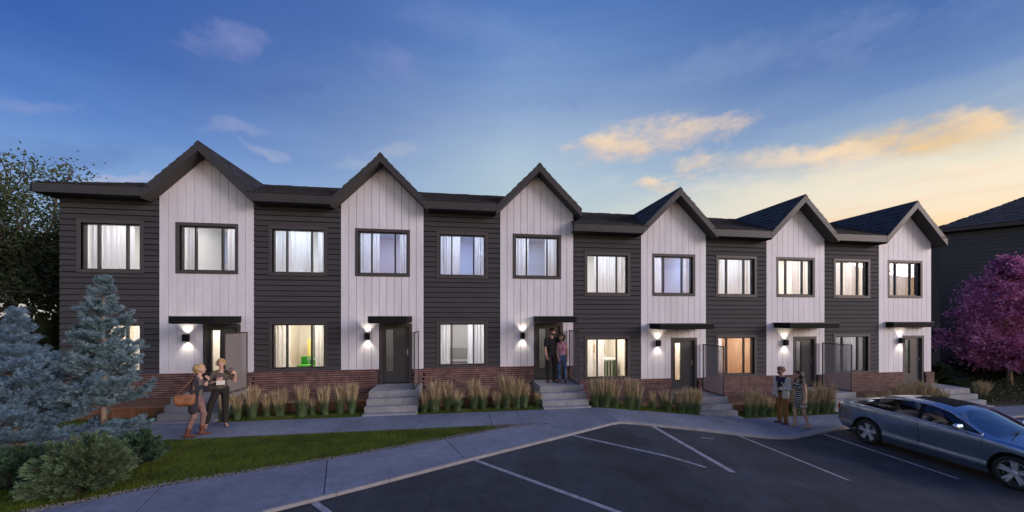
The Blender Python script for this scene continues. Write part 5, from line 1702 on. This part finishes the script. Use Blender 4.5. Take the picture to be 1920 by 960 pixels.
dress = stripes()
p6, J = person('woman with long dark curls in a black and white striped dress', (21.76, -2.88, -.55), R(-98), 1.70,
               dict(fem=True, sleeve=0, bare_legs=True, sandals=True, build=1.06, shoulder=.15, leg_l=((.03, .10, -1), (.0, .36, -1)), leg_r=((-.02, -.24, -1), (.0, .06, -1)), foot_l=(.05, -1, 0), foot_r=(-.05, -1, 0),
                    arm_l=((.14, .10, -1), (.0, -.16, -1)), arm_r=((-.35, -.15, -1), (-.1, -.7, .1)), palm_l=(-1, 0, 0), yaw=-.20, pitch=.02, spine=(0, -.04, 1)),
               dress, dress, SKIN_M, mat('nude_sandal', (.40, .24, .17), .5), dkh, 'couple walking by the car')
s = SDF()
s.cone(J['waist'], J['pel'] + [0, .01, -.02], .115, .145, 0, .03, (1.08, .85, 1)); s.cone(J['pel'] + [-.05, .01, -.02], J['pel'] + [-.055, 0, -.27], .12, .115, 0, .04); s.cone(J['pel'] + [.05, .02, -.02], J['pel'] + [.055, .03, -.27], .12, .115, 0, .04)
s.cone(J['waist'], J['chest'], .112, .138, 0, .03, (1.08, .78, 1)); s.cone(J['chest'] - J['left'] * .075, J['chest'] + J['left'] * .075, .106, .106, 0, .03, (1, .92, 1.1))
for q in (-1, 1): s.ball(J['chest'] + J['left'] * q * .068 + J['front'] * .078 - [0, 0, .03], .062, 0, .03); s.cone(J['chest'] + J['left'] * q * .09 + [0, 0, .05], J['neck'] + J['left'] * q * .075 - [0, 0, .03], .06, .038, 0, .02)
sdf_obj('dress', s, [dress], p6, .0105)
s = hair_cap(J, .10, .02); c, f, u, r_ = J['head'], J['hf'], J['hu'], J['hr']
random.seed(2)
for _ in range(46):
    a = random.uniform(-1.9, 1.9); z = random.uniform(-.30, .05); rr = .075 + .035 * random.random() + .02 * (z < -.1)
    p = c - f * math.cos(a) * rr - f * .03 + r_ * math.sin(a) * rr + u * z
    s.ball(p, random.uniform(.026, .044), 0, .012)
sdf_obj('hair', s, [dkh], p6, .010)
held('clutch_bag', 'small black and white clutch in the hand of the woman in the striped dress', 'bag', (p6, J['hand_l'] + np.array([0, -.035, -.045]), dress), lambda t, m: (MB().box(-.02, .02, -.10, .09, -.05, .05).build('bag_body', m, t), MB().box(-.023, .023, -.10, .09, .03, .055).build('flap', MATS['black_shoe'], t)))

# ------------------------------------------------------------------ the parked car
def paint():
    m = bpy.data.materials.new('metallic_blue_grey_paint'); m.use_nodes = True
    b = NB(m.node_tree); p = m.node_tree.nodes['Principled BSDF']
    geo = b.n('ShaderNodeNewGeometry'); v = b.n('ShaderNodeTexVoronoi'); v.inputs['Scale'].default_value = 900; b.put(v.inputs['Vector'], geo.outputs['Position'])
    sp = b.n('ShaderNodeSeparateColor'); b.put(sp.inputs[0], v.outputs['Color'])
    b.put(p.inputs['Base Color'], b.mix(sp.outputs[0], (.30, .40, .53, 1), (.40, .51, .65, 1)))
    p.inputs['Metallic'].default_value = .85; p.inputs['Roughness'].default_value = .27
    p.inputs['Coat Weight'].default_value = 1.0; p.inputs['Coat Roughness'].default_value = .025
    return m


PAINT = paint()
CHROME = mat('chrome', (.75, .75, .77), .12, 1)
RUBBER = mat('tyre_rubber', (.016, .016, .017), .8, bump=.2, bscale=60)
ALLOY = mat('silver_alloy', (.80, .81, .84), .38, .6)
CGLASS = glass('tinted_car_glass', (.30, .33, .36), .05)
WGLASS = glass('windscreen_glass', (.55, .60, .64), .45)
INTR = mat('dark_interior', (.022, .022, .024), .7)
SEAT = mat('seat_leather', (.05, .045, .042), .5)
REDL = glass('red_lamp_glass', (.7, .02, .02), .08, .05, (.55, .01, .012), .7)
CLRL = glass('clear_lamp_glass', (.9, .9, .95), .15)
LEN = 4.71
RW, FW = .99, 3.80     # wheel stations


def prof(pts):
    x, y = zip(*pts)
    def f(s): return float(np.interp(s, x, y))
    # smooth by averaging a short window
    def g(s): return sum(f(min(max(s + d, x[0]), x[-1])) * w for d, w in ((-.09, .15), (-.045, .2), (0, .3), (.045, .2), (.09, .15)))
    return g


bwf = prof([(0, .60), (.06, .74), (.2, .82), (.6, .885), (1.0, .905), (2.4, .915), (3.8, .905), (4.2, .86), (4.5, .74), (4.65, .58), (LEN, .42)])
zbf = prof([(0, .84), (.1, .93), (.35, .975), (.9, .985), (1.6, .965), (2.6, .925), (3.4, .895), (3.9, .845), (4.3, .76), (4.6, .64), (LEN, .56)])
ztf = prof([(0, .86), (.08, .985), (.2, 1.012), (.42, 1.045), (.75, 1.15), (1.2, 1.285), (1.6, 1.365), (2.05, 1.395), (2.5, 1.375), (2.8, 1.315), (3.2, 1.125), (3.55, .985), (3.75, .955), (4.2, .885), (4.5, .77), (4.64, .67), (LEN, .58)])
zrf = prof([(0, .84), (.45, .98), (.62, 1.005), (.85, 1.105), (1.15, 1.205), (1.5, 1.275), (1.95, 1.312), (2.35, 1.30), (2.7, 1.235), (3.05, 1.075), (3.28, .945), (3.42, .89), (3.9, .85), (4.3, .765), (4.6, .645), (LEN, .56)])
zsf = prof([(0, .40), (.08, .30), (.5, .25), (.9, .20), (1.4, .175), (3.4, .175), (3.9, .19), (4.4, .20), (LEN, .28)])
N1, N2, N3 = 18, 7, 12
stations = np.unique(np.concatenate([np.linspace(0, .12, 6), np.linspace(.12, 4.55, 178), np.linspace(4.55, LEN, 9)]))


def section(s):
    bw, zb, zt, zr, zs = bwf(s), zbf(s), ztf(s), max(zrf(s), zbf(s) + .004), zsf(s)
    out = []
    for i in range(N1):
        f = i / (N1 - 1); z = zs + f * (zb - zs)
        off = np.interp(f, [0, .06, .14, .22, .31, .45, .70, .86, .94, 1], [-.085, -.062, -.034, -.004, -.036, -.026, -.006, 0, -.012, -.042])
        out.append((bw + off, z))
    wb = bw - .042; h = zr - zb
    wr = wb - .012 - h * .50
    for i in range(1, N2):
        f = i / N2; out.append((wb + (wr - wb) * f + .018 * math.sin(PI * f) * min(1, h * 4), zb + h * f))
    for i in range(N3 + 1):
        g_ = i / N3; out.append((wr * (1 - g_), zr + (zt - zr) * (1 - (1 - g_) ** 2.3)))
    return out


secs = [section(s) for s in stations]
NR = len(secs[0]); NS = len(stations); RB, RR = N1 - 1, N1 - 1 + N2
Vg = np.zeros((NS, NR, 3))
for a, s in enumerate(stations):
    for r, (w, z) in enumerate(secs[a]):
        g_ = max(0, (r - RR) / N3)
        bow = .14 * math.sin(g_ * PI / 2) * float(np.interp(s, [2.2, 2.9, 3.6, 4.0, 4.4, LEN], [0, .6, 1, .7, .6, .9])) - .10 * math.sin(g_ * PI / 2) * float(np.interp(s, [0, .4, 1.0, 1.6], [.6, 1, .7, 0]))
        gs = max(0, min(1, r / RB)); 
        Vg[a, r] = (w, s + bow, z)
# cells (station a..a+1, row r..r+1)
ca, cr = np.meshgrid(np.arange(NS - 1), np.arange(NR - 1), indexing='ij')
cs_ = (stations[ca] + stations[ca + 1]) / 2
ctr = (Vg[:-1, :-1] + Vg[1:, 1:]) / 2
label = np.zeros(ca.shape, int)          # 0 body
AR = .385
hub = TRR = .318
for wx in (RW, FW):
    d = np.hypot(ctr[..., 1] - wx, ctr[..., 2] - hub); cut = (d < AR) & (cr < RB)
    label[cut] = -1
    vis = np.zeros((NS, NR), bool); inn = np.zeros((NS, NR), bool)
    for da in (0, 1):
        for dr_ in (0, 1):
            inn[da:NS - 1 + da, dr_:NR - 1 + dr_] |= cut; vis[da:NS - 1 + da, dr_:NR - 1 + dr_] |= ~cut & (cr < RB + 2)
    for a, r in np.argwhere(inn & vis):
        v = Vg[a, r]; e = np.array([v[1] - wx, v[2] - hub]); L = np.hypot(*e)
        if r == 0: continue
        e = e / max(L, 1e-6) * AR; Vg[a, r, 1] = wx + e[0]; Vg[a, r, 2] = max(hub + e[1], Vg[a, 0, 2])
side_glass = (cr >= RB) & (cr < RR)
BP = 2.20
hgt = np.array([max(zrf(s) - zbf(s), 0) for s in stations])
glz = side_glass & (hgt[ca] > .035) & (cs_ > .66) & (cs_ < 3.34)
label[glz & (cs_ < 1.22)] = 3; label[glz & (cs_ > 1.25) & (cs_ < BP - .045)] = 4; label[glz & (cs_ > BP + .045)] = 5
label[glz & (cs_ >= BP - .045) & (cs_ <= BP + .045)] = 6; label[glz & (cs_ >= 1.22) & (cs_ <= 1.25)] = 6
label[(cr >= RR + 1) & (cs_ > 2.80) & (cs_ < 3.56)] = 7
label[(cr >= RR + 6) & (cs_ > .58) & (cs_ < 1.36)] = 8
label[(cr >= RR + 4) & (cs_ > 1.80) & (cs_ < 2.62)] = 12
label[(label == 0) & (cr >= 3) & (cr < RB) & (cs_ > 1.24) & (cs_ < BP)] = 1
label[(label == 0) & (cr >= 3) & (cr < RB) & (cs_ >= BP) & (cs_ < 3.34)] = 2
label[(label == 0) & (cr >= RB) & (cr < RB) & (cs_ < 0)] = 0
label[(label == 0) & (cr >= 12) & (cr < RB - 1) & (cs_ < .20)] = 9
label[(label == 0) & (cr >= 12) & (cr < RB) & (cs_ > 4.15) & (cs_ < 4.60)] = 10
label[(label == 0) & (cr >= RR) & (cs_ > 3.60) & (cs_ < 4.58)] = 11


def car_part(name, lab, m, parent, sides=(1, -1), smooth=True, gap=0.0, join=True):
    sel = np.argwhere(label == lab); outs = []
    Vs, Fs = [], []
    for sd_ in sides:
        ids = {}; V, F = [], []
        for a, r in sel:
            q = []
            for da, dr_ in ((0, 0), (1, 0), (1, 1), (0, 1)):
                k = (a + da, r + dr_)
                if k not in ids:
                    ids[k] = len(V); v = Vg[k]; V.append((v[0] * sd_, -(v[1] - LEN / 2), v[2]))
                q.append(ids[k])
            F.append(q if sd_ < 0 else q[::-1])
        if gap and V:
            A = np.array(V); c = A.mean(0)
            amin, amax = sel[:, 0].min(), sel[:, 0].max() + 1
            rmin = sel[:, 1].min()
            for (a, r), i in ids.items():
                if a == amin: V[i] = (V[i][0], V[i][1] - gap, V[i][2])
                if a == amax: V[i] = (V[i][0], V[i][1] + gap, V[i][2])
                if r == rmin: V[i] = (V[i][0], V[i][1], V[i][2] + gap)
        if join: Vs, Fs = Vs + V, Fs + [[i + len(Vs) for i in q] for q in F]
        else: outs.append(link(name, np_mesh(name, V, F, [m], smooth=smooth), parent))
    if join: outs.append(link(name, np_mesh(name, Vs, Fs, [m], smooth=smooth), parent))
    return outs


CS = .897
car = thing('parked_car', 'metallic blue-grey four-door car parked at the right edge of the lot', 'car', (23.11, -5.455, -.595)); car.scale = (CS, CS, 1.02)
car_part('body', 0, PAINT, car)
rd = car_part('rear_door', 1, PAINT, car, gap=.005, join=False)
fd = car_part('front_door', 2, PAINT, car, gap=.005, join=False)
car_part('rear_quarter_window', 3, CGLASS, car, join=False)
for o, d in zip(car_part('door_window', 4, CGLASS, None, join=False), rd): o.parent = d
for o, d in zip(car_part('door_window', 5, CGLASS, None, join=False), fd): o.parent = d
label[(label == 6) & (cs_ < 1.3)] = 13
car_part('window_pillar', 6, M_BLACK, car, join=False); car_part('window_divider', 13, M_BLACK, car, join=False)
car_part('windscreen', 7, WGLASS, car); car_part('rear_window', 8, CGLASS, car)
car_part('sunroof', 12, M_BLACK, car)
car_part('tail_light', 9, REDL, car, join=False); car_part('headlight', 10, CLRL, car, join=False); car_part('bonnet', 11, PAINT, car, gap=.004)
# end caps, floor and inner shell
mb = MB()
for a, fl in ((0, False), (NS - 1, True)):
    ring = [(Vg[a, r, 0], -(Vg[a, r, 1] - LEN / 2), Vg[a, r, 2]) for r in range(NR)] + [(-Vg[a, r, 0], -(Vg[a, r, 1] - LEN / 2), Vg[a, r, 2]) for r in range(NR - 2, -1, -1)]
    mb.sheet(ring if fl else ring[::-1])
mb.build('bumper', PAINT, car)
mb = MB()
V, F = [], []
n_ = 0
for sd_ in (1, -1):
    for a in range(0, NS, 3):
        for r in (2, 6, 10, RB - 1):
            v = Vg[a, r]; V.append(((abs(secs[a][r][0]) - .05) * sd_, -(stations[a] - LEN / 2), secs[a][r][1]))
k = len(range(0, NS, 3))
st_sel = list(range(0, NS, 3))
for q in range(2):
    for a in range(k - 1):
        sm = stations[st_sel[a]]
        if abs(sm - RW) < .47 or abs(sm - FW) < .47: continue
        for r in range(3):
            i = q * k * 4 + a * 4 + r; F.append((i, i + 1, i + 5, i + 4))
link('inner_shell', np_mesh('inner_shell', V, F, [INTR]), car)
MB().box(-.80, .80, -(4.3 - LEN / 2), -(.4 - LEN / 2), .165, .21).build('floor_pan', INTR, car)
for wx in (RW, FW):
    y = -(wx - LEN / 2)
    for sd_ in (1, -1):
        mb = MB()
        n = 28
        vs, fs = [], []
        for i in range(n + 1):
            a = PI * i / n - .0; yy, zz_ = y + (AR + .004) * math.cos(a), max(hub + (AR + .004) * math.sin(a), .18)
            vs += [(sd_ * (bwf(wx) - .012), yy, zz_), (sd_ * .52, yy, zz_)]
        fs = [(2 * i, 2 * i + 1, 2 * i + 3, 2 * i + 2) for i in range(n)]
        mb.add(vs, fs); mb.add([(sd_ * .52, y + AR * math.cos(PI * i / 12), max(.18, hub + AR * math.sin(PI * i / 12))) for i in range(13)], [tuple(range(13))])
        mb.build('wheel_arch', INTR, car)
# chrome line round the side windows
for sd_ in (1, -1):
    lo_, hi_ = [], []
    for a in range(0, NS, 2):
        s = stations[a]
        if .60 < s < 3.38:
            v = Vg[a, RB]; lo_.append((sd_ * (v[0] + .006), -(v[1] - LEN / 2), v[2] + .004))
            v = Vg[a, RR]; hi_.append((sd_ * (v[0] + .006), -(v[1] - LEN / 2), v[2] + .002))
    MB().tube(lo_, .019, 6).tube(hi_, .012, 6).build('chrome_trim', CHROME, car, True)
    # handles
    for s, d in ((1.42, rd), (2.38, fd)):
        z = zbf(s) - .085; w = bwf(s) + .004
        MB().tube([(sd_ * (w - .01), -(s - LEN / 2), z), (sd_ * (w + .022), -(s + .03 - LEN / 2), z), (sd_ * (w + .024), -(s + .15 - LEN / 2), z - .004), (sd_ * (w - .01), -(s + .19 - LEN / 2), z - .006)], [.008, .011, .011, .008], 8).build('door_handle', PAINT, d[0 if sd_ > 0 else 1], True)
    # mirror
    s = SDF(); yb = -(3.02 - LEN / 2); w = bwf(3.02)
    s.cone((sd_ * (w + .045), yb, 1.005), (sd_ * (w + .155), yb + .012, 1.015), .062, .052, 0, .02, (1, .8, 1)); s.cone((sd_ * (w + .05), yb, .985), (sd_ * (w + .15), yb, .99), .05, .045, 0, .02, (1, .9, .8))
    s.cone((sd_ * (w - .05), yb, .925), (sd_ * (w + .07), yb, .965), .026, .022, 0, .015)
    mo = sdf_obj('wing_mirror', s, [PAINT], car, .010)
    MB().sheet([(sd_ * (w + .02), yb + .062, .97), (sd_ * (w + .16), yb + .066, .975), (sd_ * (w + .155), yb + .066, 1.04), (sd_ * (w + .03), yb + .062, 1.045)]).build('mirror_glass', CHROME, mo)
# seats, wheel, dash
def seat(x, s, wd=.24):
    y = -(s - LEN / 2); q = SDF()
    q.cone((x - wd * .45, y - .12, .50), (x + wd * .45, y - .12, .50), .13, .13, 0, .03, (1, 1.7, .7)); q.cone((x, y + .13, .56), (x, y + .30, 1.0), .17, .14, 0, .04, (1.25, .55, 1)); q.cone((x - .05, y + .31, 1.13), (x + .05, y + .31, 1.13), .075, .075, 0, .02, (1, .6, 1))
    sdf_obj('seat', q, [SEAT], car, .022)
for x in (-.37, .37): seat(x, 2.55); seat(x, 1.62)
MB().box(-.72, .72, -(3.62 - LEN / 2), -(3.12 - LEN / 2), .60, .865).build('dashboard', INTR, car)
ring = [(.36 + .17 * math.cos(a), -(3.02 - LEN / 2) - .05 * math.sin(a), .87 + .17 * math.sin(a)) for a in np.linspace(0, 2 * PI, 25)]
MB().tube(ring, .014, 6).tube([(.20, -(3.02 - LEN / 2), .87), (.52, -(3.02 - LEN / 2), .87)], .02, 6).tube([(.36, -(3.02 - LEN / 2), .87), (.36, -(3.2 - LEN / 2), .80)], .03, 6).build('steering_wheel', SEAT, car, True)
MB().box(-.05, .05, -(2.98 - LEN / 2) - .01, -(2.98 - LEN / 2) + .02, 1.20, 1.25).build('rear_view_mirror', M_BLACK, car)
mb = MB()
for x0 in (-.62, .05): mb.tube([(x0, -(3.66 - LEN / 2), 1.0), (x0 + .3, -(3.60 - LEN / 2), 1.012), (x0 + .56, -(3.50 - LEN / 2), 1.025)], .010, 6)
mb.build('wiper', M_BLACK, car)
MB().box(-.34, .34, -(LEN + .012 - LEN / 2), -(LEN - .03 - LEN / 2), .34, .47).build('grille', M_BLACK, car)
# wheels
TR = .335
tyre_me = MB().lathe([(.235, -.105), (.265, -.112), (.305, -.108), (.328, -.085), (TR, -.05), (TR, .05), (.328, .085), (.305, .108), (.265, .112), (.235, .105), (.225, .06), (.225, -.06), (.235, -.105)], 48).mesh('tyre', [RUBBER], True)
mb = MB().lathe([(.238, .108), (.246, .104), (.246, .09), (.228, .075), (.222, -.08), (.236, -.1)], 48)
hubm = MB()
for i in range(5):
    a0 = 2 * PI * i / 5 + .3
    for o in (-.10, .10):
        a = a0 + o * .55; b_ = a0 + o * 1.5
        def pt(r, an, h): return (h, r * math.cos(an), r * math.sin(an))
        w0, w1 = .026, .020
        def spoke(r0, a_0, r1, a_1):
            t = Vector(pt(r1, a_1, 0)) - Vector(pt(r0, a_0, 0)); sdv = Vector((0, -t.z, t.y)).normalized()
            p0, p1 = Vector(pt(r0, a_0, .075)), Vector(pt(r1, a_1, .092))
            mb.add([p0 + sdv * w0, p0 - sdv * w0, p1 - sdv * w1, p1 + sdv * w1, p0 + sdv * w0 * 1.3 - Vector((.045, 0, 0)), p0 - sdv * w0 * 1.3 - Vector((.045, 0, 0)), p1 - sdv * w1 * 1.4 - Vector((.045, 0, 0)), p1 + sdv * w1 * 1.4 - Vector((.045, 0, 0))],
                   [(0, 1, 2, 3), (0, 4, 5, 1), (3, 2, 6, 7), (0, 3, 7, 4), (1, 5, 6, 2)])
        spoke(.03, a, .236, b_)
mb.lathe([(.0, .085), (.035, .085), (.052, .078), (.058, .05), (.03, .0)], 24)
rim_me = mb.mesh('rim', [ALLOY])
disc_me = MB().lathe([(.0, .02), (.15, .02), (.15, -.01), (0, -.01)], 32).mesh('brake_disc', [mat('brake_steel', (.18, .17, .17), .4, .8)])
barrel_me = MB().lathe([(.0, -.06), (.225, -.06)], 32).mesh('wheel_back', [INTR])
for wx in (RW, FW):
    for sd_ in (1, -1):
        w = thing('wheel', None, None); w.parent = car; w.location = (sd_ * (bwf(wx) - .135), -(wx - LEN / 2), TR * .955 / 1.02); w.scale = (1, 1, .955 / 1.02)
        if sd_ < 0: w.rotation_euler = (0, 0, PI)
        for nm, me in (('tyre', tyre_me), ('rim', rim_me), ('brake_disc', disc_me), ('wheel_back', barrel_me)): link(nm, me, w)
